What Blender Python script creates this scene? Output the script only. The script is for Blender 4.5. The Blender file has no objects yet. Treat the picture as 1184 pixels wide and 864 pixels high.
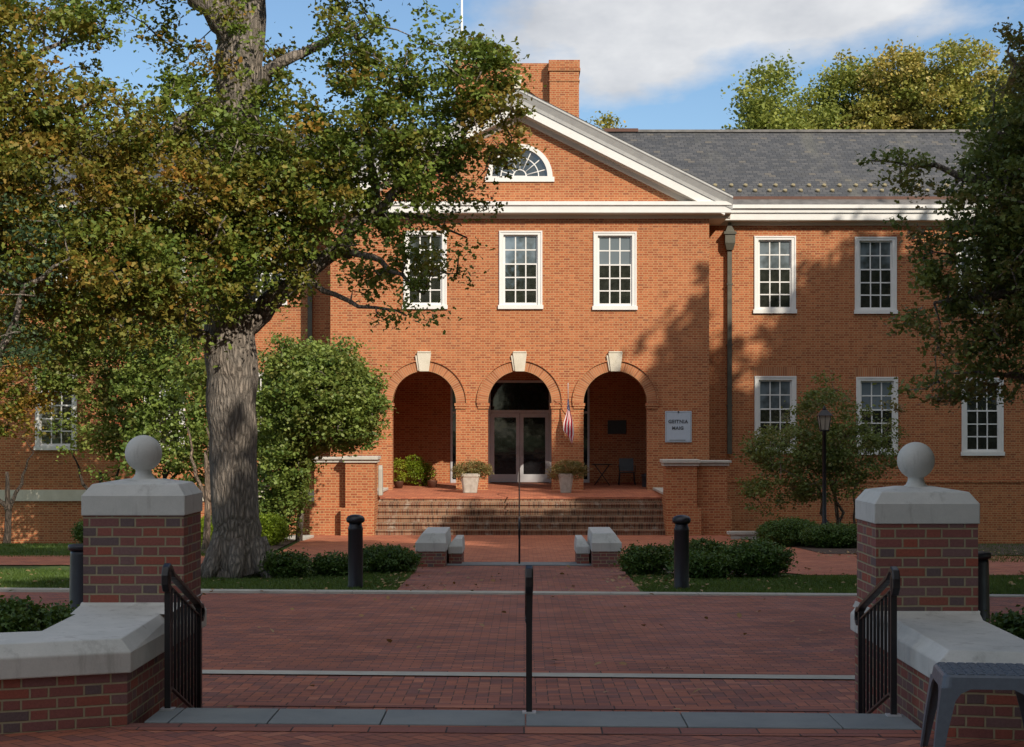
import bpy, bmesh, math, random
import numpy as np
from mathutils import Vector
random.seed(7); rng = np.random.default_rng(7)
R = math.radians
scene = bpy.context.scene
COL = scene.collection
EYE = 1.87; F = 2000.0; CX = 606.0; CY = 495.0
def at(px, py, Y):            # a point of the place seen along one measured sight line at distance Y
    return ((px-CX)*Y/F, Y, EYE-(py-CY)*Y/F)

# ------------------------------------------------------------------ node helpers
class NT:
    def __init__(s, tree): s.t = tree; s.t.nodes.clear()
    def n(s, kind, **kw):
        nd = s.t.nodes.new(kind)
        for k, v in kw.items(): setattr(nd, k, v)
        return nd
    def put(s, sock, v):
        if isinstance(v, bpy.types.NodeSocket): s.t.links.new(v, sock)
        elif v is not None: sock.default_value = v
    def m(s, op, a, b=None, c=None):
        nd = s.n('ShaderNodeMath', operation=op)
        s.put(nd.inputs[0], a)
        if b is not None: s.put(nd.inputs[1], b)
        if c is not None: s.put(nd.inputs[2], c)
        return nd.outputs[0]
    def noise(s, vec, scale, detail=3, rough=.55):
        nd = s.n('ShaderNodeTexNoise'); s.put(nd.inputs['Vector'], vec)
        nd.inputs['Scale'].default_value = scale; nd.inputs['Detail'].default_value = detail
        nd.inputs['Roughness'].default_value = rough
        return nd.outputs['Fac']
    def ramp(s, fac, stops, interp='LINEAR'):
        nd = s.n('ShaderNodeValToRGB'); s.put(nd.inputs[0], fac); cr = nd.color_ramp; cr.interpolation = interp
        while len(cr.elements) < len(stops): cr.elements.new(.5)
        for e, (p, c) in zip(cr.elements, stops): e.position = p; e.color = (*c, 1)
        return nd.outputs[0]
    def mix(s, fac, a, b, blend='MIX'):
        nd = s.n('ShaderNodeMix', data_type='RGBA', blend_type=blend)
        s.put(nd.inputs[0], fac)
        s.put(nd.inputs[6], (*a, 1) if isinstance(a, tuple) else a)
        s.put(nd.inputs[7], (*b, 1) if isinstance(b, tuple) else b)
        return nd.outputs[2]
    def maprange(s, v, a, b, c=0., d=1.):
        nd = s.n('ShaderNodeMapRange'); s.put(nd.inputs[0], v)
        for i, q in zip((1, 2, 3, 4), (a, b, c, d)): nd.inputs[i].default_value = q
        return nd.outputs[0]
    def bump(s, h, strength=.5, dist=.01):
        nd = s.n('ShaderNodeBump'); nd.inputs['Strength'].default_value = strength; nd.inputs['Distance'].default_value = dist
        s.put(nd.inputs['Height'], h); return nd.outputs[0]
    def principled(s, col, rough=.8, normal=None, metal=0., ior=1.5, spec=None):
        nd = s.n('ShaderNodeBsdfPrincipled')
        s.put(nd.inputs['Base Color'], (*col, 1) if isinstance(col, tuple) else col)
        s.put(nd.inputs['Roughness'], rough); nd.inputs['Metallic'].default_value = metal; nd.inputs['IOR'].default_value = ior
        if spec is not None: nd.inputs['Specular IOR Level'].default_value = spec
        if normal is not None: s.put(nd.inputs['Normal'], normal)
        return nd.outputs[0]
    def out(s, sh): o = s.n('ShaderNodeOutputMaterial'); s.t.links.new(sh, o.inputs[0])
def newmat(name):
    m = bpy.data.materials.new(name); m.use_nodes = True
    return m, NT(m.node_tree)
def uvsock(t): return t.n('ShaderNodeUVMap', uv_map='UVMap').outputs[0]
def obsock(t): return t.n('ShaderNodeTexCoord').outputs['Object']
def sep(t, v):
    nd = t.n('ShaderNodeSeparateXYZ'); t.put(nd.inputs[0], v); return nd.outputs
def comb(t, x, y, z=0.):
    nd = t.n('ShaderNodeCombineXYZ'); t.put(nd.inputs[0], x); t.put(nd.inputs[1], y); t.put(nd.inputs[2], z); return nd.outputs[0]
def white(t, vec):
    nd = t.n('ShaderNodeTexWhiteNoise', noise_dimensions='3D'); t.put(nd.inputs[0], vec); return nd.outputs
def brick_bond(t, uv, h, L, W, m, jitter=.0):
    """Flemish bond when W>0 (stretcher L, header W), running bond when W == 0.  -> mortar mask, two random values"""
    s = sep(t, uv); u, v = s[0], s[1]
    if jitter:
        nz = t.noise(uv, 9, 2); u = t.m('ADD', u, t.m('MULTIPLY', t.m('SUBTRACT', nz, .5), jitter))
        nz = t.noise(uv, 6.3, 2); v = t.m('ADD', v, t.m('MULTIPLY', t.m('SUBTRACT', nz, .5), jitter))
    P = L+W
    row = t.m('FLOOR', t.m('DIVIDE', v, h)); vv = t.m('SUBTRACT', v, t.m('MULTIPLY', row, h))
    odd = t.m('FLOORED_MODULO', row, 2.)
    u2 = t.m('ADD', t.m('ADD', u, 100*P), t.m('MULTIPLY', odd, P/2))
    cell = t.m('FLOOR', t.m('DIVIDE', u2, P)); uu = t.m('SUBTRACT', u2, t.m('MULTIPLY', cell, P))
    if W > 0:
        hd = t.m('GREATER_THAN', uu, L)
        loc = t.m('SUBTRACT', uu, t.m('MULTIPLY', hd, L)); wid = t.m('SUBTRACT', L, t.m('MULTIPLY', hd, L-W))
        cell = t.m('ADD', cell, t.m('MULTIPLY', hd, .5))
    else: loc, wid = uu, L
    e = t.m('MINIMUM', t.m('MINIMUM', loc, t.m('SUBTRACT', wid, loc)), t.m('MINIMUM', vv, t.m('SUBTRACT', h, vv)))
    mask = t.maprange(e, m*.38, m*.62, 1., 0.)
    w = white(t, comb(t, cell, row, .37)); w2 = white(t, comb(t, cell, row, 5.1))
    return mask, w[0], w2[0]
def herring(t, uv, w, m, rot):
    mp = t.n('ShaderNodeMapping'); t.put(mp.inputs[0], uv); mp.inputs['Rotation'].default_value = (0, 0, rot)
    mp.inputs['Scale'].default_value = (1/w, 1/w, 1); mp.inputs['Location'].default_value = (400, 400, 0)
    s = sep(t, mp.outputs[0]); x, y = s[0], s[1]
    i = t.m('FLOOR', x); j = t.m('FLOOR', y); fx = t.m('SUBTRACT', x, i); fy = t.m('SUBTRACT', y, j)
    k = t.m('FLOORED_MODULO', t.m('SUBTRACT', i, j), 4.)
    def eq(v): return t.m('COMPARE', k, float(v), .1)
    k0, k1, k2, k3 = eq(0), eq(1), eq(2), eq(3)
    big = 9.
    l = t.m('ADD', fx, t.m('MULTIPLY', k1, big)); r = t.m('ADD', t.m('SUBTRACT', 1., fx), t.m('MULTIPLY', k0, big))
    b = t.m('ADD', fy, t.m('MULTIPLY', k2, big)); tp = t.m('ADD', t.m('SUBTRACT', 1., fy), t.m('MULTIPLY', k3, big))
    e = t.m('MULTIPLY', t.m('MINIMUM', t.m('MINIMUM', l, r), t.m('MINIMUM', b, tp)), w)
    mask = t.maprange(e, m*.3, m*.7, 1., 0.)
    ci = t.m('SUBTRACT', i, k1); cj = t.m('SUBTRACT', j, k2)
    wn = white(t, comb(t, ci, cj, .3)); w2 = white(t, comb(t, ci, cj, 4.3))
    return mask, wn[0], w2[0]

# ------------------------------------------------------------------ materials
def mat_brick(name, stops, mortar, h, L, W, m, jitter=0., bump=.6, stain=.35, soft=None, eff=None):
    mt, t = newmat(name); uv = uvsock(t); ob = obsock(t)
    mask, r1, r2 = brick_bond(t, uv, h, L, W, m, jitter)
    c = t.ramp(r1, stops, 'CONSTANT' if soft is None else 'LINEAR')
    fine = t.noise(uv, 60, 4, .7); c = t.mix(.5, c, t.ramp(fine, [(.3, (.35, .35, .35)), (.7, (.68, .66, .64))]), 'OVERLAY')
    c = t.mix(t.maprange(r2, 0, 1, 0., .30), c, t.mix(.5, c, (.1, .07, .06)))
    mc = t.mix(t.noise(uv, 25, 3), mortar, tuple(q*.72 for q in mortar))
    c = t.mix(mask, c, mc)
    big = t.noise(uv, .55, 5, .6); c = t.mix(t.maprange(big, .35, .75, 0., stain), c, t.mix(.55, c, (.12, .08, .06)))
    sm = t.n('ShaderNodeMapping'); t.put(sm.inputs[0], uv); sm.inputs['Scale'].default_value = (2.2, .18, 1)
    c = t.mix(t.maprange(t.noise(sm.outputs[0], 1.3, 5, .65), .52, .78, 0., stain*.9), c, t.mix(.5, c, (.10, .075, .06)))
    if eff:
        e1 = t.maprange(t.noise(uv, 2.4, 5, .68), .57, .66, 0., eff); c = t.mix(e1, c, (.42, .38, .32))
    hgt = t.m('ADD', t.m('MULTIPLY', mask, -1.), t.m('MULTIPLY', fine, .35))
    t.out(t.principled(c, .88, t.bump(hgt, bump, .006), spec=.25)); return mt
M = {}
M['brick'] = mat_brick('orange_brick', [(0, (.385, .108, .042)), (.35, (.44, .135, .054)), (.6, (.33, .086, .035)), (.8, (.48, .158, .066)), (.95, (.28, .078, .036))],
                       (.54, .305, .145), .077, .215, .11, .024, stain=.25, bump=.6)
M['brick_near'] = mat_brick('purple_red_brick', [(0, (.25, .092, .082)), (.24, (.215, .095, .092)), (.46, (.28, .095, .078)), (.62, (.20, .115, .115)), (.76, (.30, .092, .066)), (.86, (.14, .10, .105)), (.95, (.33, .09, .06))],
                       (.38, .325, .21), .0683, .215, .112, .0125, jitter=.006, bump=.8, stain=.25)
M['brick_step'] = mat_brick('worn_step_brick', [(0, (.27, .125, .07)), (.3, (.22, .09, .055)), (.6, (.32, .17, .105)), (.85, (.15, .075, .05))],
                       (.34, .27, .18), .2, .075, 0, .016, stain=.5, bump=.5, eff=.7)
M['brick_soldier'] = mat_brick('soldier_course_brick', [(0, (.42, .155, .065)), (.4, (.47, .18, .08)), (.75, (.34, .115, .05))],
                       (.5, .33, .18), .24, .0735, 0, .018, stain=.2, bump=.35)
def mat_paving(name, kind, w, stops, joint, rot=0., m=.008, stain=.5, dirt=(.05, .035, .03)):
    mt, t = newmat(name); uv = uvsock(t)
    if kind == 'herring': mask, r1, r2 = herring(t, uv, w, m, rot)
    else:
        mp = t.n('ShaderNodeMapping'); t.put(mp.inputs[0], uv); mp.inputs['Rotation'].default_value = (0, 0, rot)
        mask, r1, r2 = brick_bond(t, mp.outputs[0], w, w*2, 0, m, .004)
    c = t.ramp(r1, stops, 'CONSTANT')
    fine = t.noise(uv, 45, 4, .7); c = t.mix(.5, c, t.ramp(fine, [(.3, (.33, .33, .33)), (.7, (.68, .67, .66))]), 'OVERLAY')
    c = t.mix(t.maprange(r2, 0, 1, 0, .25), c, t.mix(.5, c, (.08, .05, .045)))
    c = t.mix(mask, c, joint)
    big = t.noise(uv, .7, 6, .62); c = t.mix(t.maprange(big, .38, .72, 0., stain), c, t.mix(.6, c, dirt))
    mid = t.noise(uv, 4.2, 4, .6); c = t.mix(t.maprange(mid, .55, .8, 0., .35), c, t.mix(.5, c, (.32, .2, .15)))
    rough = t.maprange(big, .3, .7, .62, .85)
    hgt = t.m('ADD', t.m('MULTIPLY', mask, -1.), t.m('MULTIPLY', fine, .3))
    t.out(t.principled(c, rough, t.bump(hgt, .7, .005), spec=.35)); return mt
pv = [(0, (.33, .112, .070)), (.3, (.27, .095, .068)), (.55, (.38, .125, .070)), (.78, (.215, .085, .068)), (.92, (.43, .16, .095))]
pw = [(0, (.50, .165, .085)), (.3, (.44, .14, .072)), (.6, (.56, .20, .10)), (.85, (.36, .115, .065))]
M['pave_near'] = mat_paving('herringbone_paving', 'herring', .1, pv, (.035, .026, .022), rot=R(45), m=.007)
M['pave_soldier'] = mat_paving('soldier_paving', 'run', .24, pv, (.03, .023, .02), rot=0, m=.01)
M['pave_road'] = mat_paving('road_paving', 'run', .1, pv, (.045, .032, .028), m=.008, stain=.55)
M['pave_walk'] = mat_paving('walk_paving', 'run', .1, pw, (.16, .07, .045), m=.008, stain=.3)
def mat_stone(name, c1, c2, scale=3., rough=.8, stain=.35, bump=.25, dark=(.16, .15, .13)):
    mt, t = newmat(name); ob = obsock(t)
    n1 = t.noise(ob, scale, 6, .65); n2 = t.noise(ob, 90, 3, .7)
    c = t.mix(t.maprange(n1, .35, .68), c1, c2)
    c = t.mix(t.maprange(n2, .3, .75, 0, .25), c, tuple(q*.6 for q in c1))
    st = t.n('ShaderNodeMapping'); t.put(st.inputs[0], ob); st.inputs['Scale'].default_value = (5, 5, .8)
    n3 = t.noise(st.outputs[0], 1.6, 5, .7); c = t.mix(t.maprange(n3, .55, .78, 0, stain), c, dark)
    t.out(t.principled(c, rough, t.bump(t.m('ADD', n2, n1), bump, .004), spec=.3)); return mt
M['limestone'] = mat_stone('weathered_limestone', (.62, .62, .585), (.50, .51, .48), stain=.6)
M['keystone'] = mat_stone('cream_limestone', (.68, .63, .52), (.58, .53, .42), stain=.25)
M['coping'] = mat_stone('pale_coping_stone', (.55, .53, .47), (.45, .43, .38), stain=.5)
M['concrete'] = mat_stone('concrete_strip', (.48, .47, .41), (.36, .35, .31), stain=.4, scale=2)
M['bluestone'] = mat_stone('bluestone', (.24, .265, .265), (.18, .205, .215), stain=.25, scale=1.6, dark=(.08, .085, .085), rough=.7)
M['white'] = mat_stone('white_paint', (.80, .79, .76), (.74, .73, .70), rough=.5, stain=.12, bump=.08, dark=(.5, .47, .42))
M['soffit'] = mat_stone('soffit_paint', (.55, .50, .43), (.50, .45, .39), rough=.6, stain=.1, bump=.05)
M['crown'] = mat_stone('grey_crown_paint', (.55, .55, .53), (.46, .46, .45), rough=.45, stain=.35, bump=.08)
M['pot'] = mat_stone('whitewashed_pot', (.52, .49, .43), (.36, .33, .28), scale=7, stain=.65, bump=.8, dark=(.13, .09, .07))
M['mulch'] = mat_stone('mulch', (.10, .065, .045), (.06, .04, .03), scale=12, stain=.5, bump=1, dark=(.03, .02, .015))
def mat_simple(name, c, rough=.5, metal=0., var=.15, ior=1.5, sc=8, bump=0.):
    mt, t = newmat(name); ob = obsock(t); n1 = t.noise(ob, sc, 4, .6)
    cc = t.mix(t.maprange(n1, .3, .7), c, tuple(q*(1-var) for q in c))
    t.out(t.principled(cc, t.maprange(n1, .3, .7, rough*.85, min(1, rough*1.2)), t.bump(n1, bump, .01) if bump else None, metal, ior)); return mt
M['black'] = mat_simple('black_iron', (.012, .012, .015), .42, 0, .4, sc=14, bump=.25)
M['bollard'] = mat_simple('black_bollard_paint', (.014, .013, .02), .38, 0, .5, sc=5, bump=.2)
M['alu'] = mat_simple('pale_aluminium', (.56, .56, .58), .38, .25, .1)
M['copper'] = mat_simple('weathered_copper', (.11, .105, .08), .55, .2, .4, sc=4)
M['brown_gutter'] = mat_simple('brown_gutter', (.13, .06, .04), .5, .2, .3)
M['flashing'] = mat_simple('lead_flashing', (.20, .19, .18), .6, .1, .5, sc=3)
M['bronze'] = mat_simple('dark_bronze', (.03, .035, .03), .4, .3, .2)
M['stool'] = mat_simple('slate_blue_plastic', (.115, .14, .175), .42, 0, .15, sc=30, bump=.08)
M['dark'] = mat_simple('dark_interior', (.02, .018, .016), .8)
M['guard'] = mat_simple('snow_guard_metal', (.34, .29, .17), .7, .0, .35, sc=2)
M['sign'] = mat_simple('pale_sign_board', (.47, .53, .60), .45, 0, .08)
M['ink'] = mat_simple('grey_lettering', (.07, .08, .09), .6)
M['lampglass'] = mat_simple('frosted_lamp_glass', (.36, .34, .28), .25, 0, .1)
M['blind'] = mat_simple('window_blind', (.24, .27, .28), .7, 0, .2)
# glass
def mat_glass(name, c, ior, wob):
    mt, t = newmat(name); ob = obsock(t)
    n = t.noise(ob, 1.4, 2); n2 = t.noise(ob, 5, 3)
    cc = t.mix(t.maprange(n2, .35, .7), c, tuple(q*2.2 for q in c))
    t.out(t.principled(cc, .04, t.bump(n, wob, .02), ior=ior)); return mt
M['glass'] = mat_glass('dark_window_glass', (.018, .02, .016), 2.0, .25)
mt, t = newmat('upper_glass_sky_blind_tint'); ob = obsock(t); oi = t.n('ShaderNodeObjectInfo').outputs['Random']; M['glass_up'] = mt
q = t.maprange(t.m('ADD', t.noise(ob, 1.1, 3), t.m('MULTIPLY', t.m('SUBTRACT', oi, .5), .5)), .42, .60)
c = t.mix(q, (.03, .035, .028), (.17, .205, .225)); n = t.noise(ob, 1.4, 2)  # pale blue-grey zones: sky reflection and blinds painted into the pane colour
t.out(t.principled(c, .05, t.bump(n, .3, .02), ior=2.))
M['doorglass'] = mat_glass('dark_door_glass', (.008, .008, .009), 1.5, .12)
# slate
mt, t = newmat('roof_slate'); uv = uvsock(t); M['slate'] = mt
mask, r1, r2 = brick_bond(t, uv, .19, .26, 0, .022)
c = t.ramp(r1, [(0, (.080, .082, .086)), (.3, (.062, .065, .070)), (.6, (.095, .095, .096)), (.85, (.072, .073, .074)), (.96, (.125, .115, .1))], 'CONSTANT')
c = t.mix(t.m('MULTIPLY', mask, .8), c, (.028, .03, .034))
mp = t.n('ShaderNodeMapping'); t.put(mp.inputs[0], uv); mp.inputs['Scale'].default_value = (1, .22, 1)
n = t.noise(mp.outputs[0], .5, 4, .6); c = t.mix(t.maprange(n, .55, .72, 0, .55), c, (.16, .155, .12))
t.out(t.principled(c, .6, t.bump(t.m('ADD', t.m('MULTIPLY', mask, -1.), r2), .5, .01), spec=.4))
# grass
mt, t = newmat('lawn_grass'); uv = uvsock(t); M['grass'] = mt
n1 = t.noise(uv, .6, 5, .6); n2 = t.noise(uv, 14, 4, .7)
c = t.mix(t.maprange(n1, .35, .7), (.040, .085, .018), (.075, .115, .025)); c = t.mix(t.maprange(n2, .4, .75, 0, .5), c, (.11, .12, .04))
t.out(t.principled(c, .9, t.bump(n2, 1, .03), spec=.2))
# bark
def mat_bark(name, c1, c2):
    mt, t = newmat(name); ob = obsock(t)
    mp = t.n('ShaderNodeMapping'); t.put(mp.inputs[0], ob); mp.inputs['Scale'].default_value = (1, 1, .24)
    v = t.n('ShaderNodeTexVoronoi', feature='DISTANCE_TO_EDGE'); t.put(v.inputs['Vector'], mp.outputs[0]); v.inputs['Scale'].default_value = 15
    n = t.noise(mp.outputs[0], 26, 5, .7); n2 = t.noise(ob, 1.6, 4)
    rid = t.maprange(t.m('ADD', v.outputs[0], t.m('MULTIPLY', n, .25)), .08, .42)
    c = t.mix(rid, tuple(q*.35 for q in c1), c1); c = t.mix(t.maprange(n2, .4, .7, 0, .7), c, t.mix(.6, c, c2))
    t.out(t.principled(c, .92, t.bump(t.m('ADD', rid, n), 1., .05), spec=.2)); return mt
M['bark'] = mat_bark('grey_brown_bark', (.38, .32, .265), (.26, .25, .23))
M['bark_dark'] = mat_bark('dark_bark', (.13, .10, .08), (.09, .08, .07))
M['bark_pale'] = mat_bark('pale_bark', (.36, .27, .2), (.26, .2, .16))
# leaves: attribute tint = (autumn share, brightness, random)
def mat_leaf(name, dark, light, autumn, autumn2, transl=.35):
    mt, t = newmat(name)
    a = t.n('ShaderNodeAttribute', attribute_name='tint'); s = sep(t, a.outputs['Vector'])
    g = t.mix(s[1], dark, light); au = t.mix(s[2], autumn, autumn2)
    c = t.mix(s[0], g, au)
    p = t.principled(c, .5, spec=.35)
    tr = t.n('ShaderNodeBsdfTranslucent'); c2 = t.mix(.35, c, (.30, .34, .03)); t.put(tr.inputs[0], c2)
    mx = t.n('ShaderNodeMixShader'); mx.inputs[0].default_value = transl; t.put(mx.inputs[1], p); t.put(mx.inputs[2], tr.outputs[0])
    t.out(mx.outputs[0]); return mt
M['leaf_oak'] = mat_leaf('oak_leaves', (.070, .120, .022), (.205, .275, .050), (.42, .16, .03), (.34, .24, .05))
M['leaf_dark'] = mat_leaf('dark_leaves', (.08, .125, .04), (.20, .25, .065), (.28, .13, .06), (.19, .11, .055), .35)
M['leaf_blue'] = mat_leaf('evergreen_leaves', (.028, .065, .030), (.075, .12, .055), (.09, .06, .02), (.07, .07, .03), .2)
M['leaf_bg'] = mat_leaf('yellowing_leaves', (.17, .22, .05), (.36, .38, .08), (.50, .36, .09), (.48, .38, .12))
M['leaf_box'] = mat_leaf('boxwood_leaves', (.035, .08, .018), (.10, .18, .035), (.12, .12, .02), (.09, .08, .02), .25)
M['leaf_lime'] = mat_leaf('lime_leaves', (.12, .19, .012), (.30, .40, .03), (.36, .40, .03), (.4, .4, .06), .4)
M['leaf_shrub'] = mat_leaf('viburnum_leaves', (.08, .14, .028), (.24, .31, .065), (.24, .22, .05), (.2, .15, .05), .3)
M['leaf_pot'] = mat_leaf('potted_leaves', (.09, .11, .03), (.2, .2, .06), (.3, .2, .07), (.28, .2, .1), .3)
M['leaf_dead'] = mat_leaf('fallen_leaves', (.2, .12, .05), (.32, .2, .08), (.3, .14, .05), (.4, .3, .14), .1)

# ------------------------------------------------------------------ mesh helpers
def tag(o, label=None, cat=None, group=None, kind=None):
    if label: o['label'] = label
    if cat: o['category'] = cat
    if group: o['group'] = group
    if kind: o['kind'] = kind
    return o
def thing(name, label, cat, loc, group=None):
    o = bpy.data.objects.new(name, None); COL.objects.link(o); o.location = loc; o.empty_display_size = .2
    return tag(o, label, cat, group)
def wloc(o):
    v = Vector((0, 0, 0))
    while o is not None: v += o.location; o = o.parent
    return v
def link(name, me, mat, parent=None):
    o = bpy.data.objects.new(name, me); COL.objects.link(o)
    if mat is not None: me.materials.append(mat)
    if parent is not None: o.parent = parent
    return o
def set_uv(me, co):
    """metres, projected along the face's main axis (box mapping)"""
    n = len(me.loops)
    if not n: return
    lv = np.empty(n, np.int32); me.loops.foreach_get('vertex_index', lv)
    ls = np.empty(len(me.polygons), np.int32); me.polygons.foreach_get('loop_start', ls)
    lt = np.empty(len(me.polygons), np.int32); me.polygons.foreach_get('loop_total', lt)
    nr = np.empty(len(me.polygons)*3); me.polygons.foreach_get('normal', nr); nr = nr.reshape(-1, 3)
    pn = np.repeat(nr, lt, axis=0); P = co[lv]
    an = np.abs(pn); uv = np.empty((n, 2))
    kz = (an[:, 2] > .75) ; kx = (~kz) & (an[:, 0] > an[:, 1]); ky = ~(kz | kx)
    uv[kz, 0] = P[kz, 0]; uv[kz, 1] = P[kz, 1]
    uv[kx, 0] = P[kx, 1]+.1; uv[kx, 1] = P[kx, 2]
    uv[ky, 0] = P[ky, 0]; uv[ky, 1] = P[ky, 2]
    l = me.uv_layers.new(name='UVMap'); l.data.foreach_set('uv', uv.ravel())
class MB:
    def __init__(s): s.v = []; s.f = []; s.sm = []
    def add(s, vs, fs, smooth=False):
        b = len(s.v); s.v += [tuple(v) for v in vs]; s.f += [[b+i for i in f] for f in fs]; s.sm += [smooth]*len(fs); return s
    def box(s, x0, x1, y0, y1, z0, z1):
        vs = [(x, y, z) for z in (z0, z1) for y in (y0, y1) for x in (x0, x1)]
        return s.add(vs, [(0, 2, 3, 1), (4, 5, 7, 6), (0, 1, 5, 4), (2, 6, 7, 3), (0, 4, 6, 2), (1, 3, 7, 5)])
    def frustum(s, b, z0, tq, z1):                  # b, tq: (x0,x1,y0,y1)
        vs = [(b[i], b[2+j], z0) for j in (0, 1) for i in (0, 1)] + [(tq[i], tq[2+j], z1) for j in (0, 1) for i in (0, 1)]
        return s.add(vs, [(0, 2, 3, 1), (4, 5, 7, 6), (0, 1, 5, 4), (2, 6, 7, 3), (0, 4, 6, 2), (1, 3, 7, 5)])
    def stack(s, rings, smooth=False):               # rings of equal length, closed loops
        n = len(rings[0]); vs = [p for r in rings for p in r]; fs = []
        for k in range(len(rings)-1):
            for i in range(n): j = (i+1) % n; fs.append((k*n+i, k*n+j, (k+1)*n+j, (k+1)*n+i))
        s.add(vs, fs, smooth)
        b = len(s.v)-len(vs)
        s.f += [[b+i for i in range(n)][::-1], [b+(len(rings)-1)*n+i for i in range(n)]]; s.sm += [False, False]
        return s
    def lathe(s, prof, c=(0, 0, 0), seg=20, smooth=True):
        rings = [[(c[0]+r*math.cos(2*math.pi*i/seg), c[1]+r*math.sin(2*math.pi*i/seg), c[2]+z) for i in range(seg)] for r, z in prof]
        return s.stack(rings, smooth)
    def tube(s, path, rad, seg=8, smooth=True, flat=1.):
        P = [Vector(p) for p in path]; rads = rad if isinstance(rad, (list, tuple)) else [rad]*len(P)
        rings = []; up = Vector((0, 0, 1)); prev = None
        for i, p in enumerate(P):
            d = (P[min(i+1, len(P)-1)]-P[max(i-1, 0)]).normalized()
            if prev is None:
                a = d.cross(Vector((1, 0, 0)) if abs(d.x) < .8 else Vector((0, 1, 0))).normalized()
            else: a = (prev - d*prev.dot(d)).normalized()
            prev = a; b = d.cross(a)
            rings.append([p + (a*math.cos(2*math.pi*k/seg)*rads[i] + b*math.sin(2*math.pi*k/seg)*rads[i]*flat) for k in range(seg)])
        return s.stack(rings, smooth)
    def prism(s, prof, axis, a, b):                  # closed profile extruded along an axis from a to b
        def pt(u, w, q): return (q, u, w) if axis == 'x' else ((u, q, w) if axis == 'y' else (u, w, q))
        return s.stack([[pt(u, w, a) for u, w in prof], [pt(u, w, b) for u, w in prof]])
    def build(s, name, mat, parent=None, uv=True):
        me = bpy.data.meshes.new(name); o0 = wloc(parent) if parent else Vector((0, 0, 0))
        co = np.array(s.v, dtype=float).reshape(-1, 3)
        me.from_pydata([tuple(p) for p in (co-np.array(o0))], [], s.f)
        bm = bmesh.new(); bm.from_mesh(me); bmesh.ops.recalc_face_normals(bm, faces=bm.faces); bm.to_mesh(me); bm.free()
        me.polygons.foreach_set('use_smooth', s.sm if len(s.sm) == len(me.polygons) else [False]*len(me.polygons))
        if uv:
            c2 = np.empty(len(me.vertices)*3); me.vertices.foreach_get('co', c2); set_uv(me, c2.reshape(-1, 3)+np.array(o0))
        me.update(); return link(name, me, mat, parent)
def bevel(o, w=.01, seg=2):
    m = o.modifiers.new('bevel', 'BEVEL'); m.width = w; m.segments = seg; m.limit_method = 'ANGLE'; m.angle_limit = R(40); return o
def plate(outer, holes, y0, y1):
    """flat x-z outline with holes, given a thickness from y0 to y1; returns an MB"""
    cu = bpy.data.curves.new('tmp', 'CURVE'); cu.dimensions = '2D'; cu.fill_mode = 'BOTH'; cu.extrude = abs(y1-y0)/2
    for loop in [outer]+holes:
        sp = cu.splines.new('POLY'); sp.points.add(len(loop)-1); sp.use_cyclic_u = True
        for p, (x, z) in zip(sp.points, loop): p.co = (x, z, 0, 1)
    ob = bpy.data.objects.new('tmp', cu); COL.objects.link(ob)
    dg = bpy.context.evaluated_depsgraph_get(); me = bpy.data.meshes.new_from_object(ob.evaluated_get(dg))
    mb = MB(); ym = (y0+y1)/2
    mb.add([(v.co.x, ym+v.co.z, v.co.y) for v in me.vertices], [tuple(p.vertices) for p in me.polygons])
    bpy.data.objects.remove(ob); bpy.data.curves.remove(cu); bpy.data.meshes.remove(me)
    # weld so normals can be made consistent
    key = {}; remap = []
    nv = []
    for v in mb.v:
        k = tuple(round(q, 4) for q in v)
        if k not in key: key[k] = len(nv); nv.append(v)
        remap.append(key[k])
    fs = []
    for f in mb.f:
        g = [remap[i] for i in f]; g = [q for i, q in enumerate(g) if q != g[i-1]]
        if len(set(g)) > 2: fs.append(g)
    mb.v = nv; mb.f = fs; mb.sm = [False]*len(fs); return mb
def arc(cx, cz, r, a0, a1, n): return [(cx+r*math.cos(a0+(a1-a0)*i/n), cz+r*math.sin(a0+(a1-a0)*i/n)) for i in range(n+1)]
def rect(x0, x1, z0, z1): return [(x0, z0), (x1, z0), (x1, z1), (x0, z1)]
def copy_tree(o, parent=None):
    c = o.copy(); COL.objects.link(c)
    if parent is not None: c.parent = parent
    for ch in list(o.children): copy_tree(ch, c)
    return c

# ------------------------------------------------------------------ terrain
def smooth(t): t = max(0., min(1., t)); return t*t*(3-2*t)
def gh(x, y):
    if y < 11.4: z = -.06-.27*smooth((y-10.5)/.9)
    else: z = -.33-.0263*(max(y, 12.4)-12.4)
    if y > 80: z = -.33-.0263*67.6
    if y > 44: z -= .60*smooth((y-44)/15)*smooth((abs(x+.14)-6.3)/1.2)
    return z
def gz(px, py):               # distance at which a sight line below the horizon meets the sloping ground
    return 1.874/((py-CY)/F-.0263)
def tag_s(o): o['kind'] = 'structure'; return o
def grid(name, xs, ys, off, mat):
    mb = MB(); nx = len(xs)
    vs = [(x, y, gh(x, y)+off) for y in ys for x in xs]
    fs = [(j*nx+i, j*nx+i+1, (j+1)*nx+i+1, (j+1)*nx+i) for j in range(len(ys)-1) for i in range(nx-1)]
    mb.add(vs, fs, True); return tag_s(mb.build(name, mat))
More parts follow.
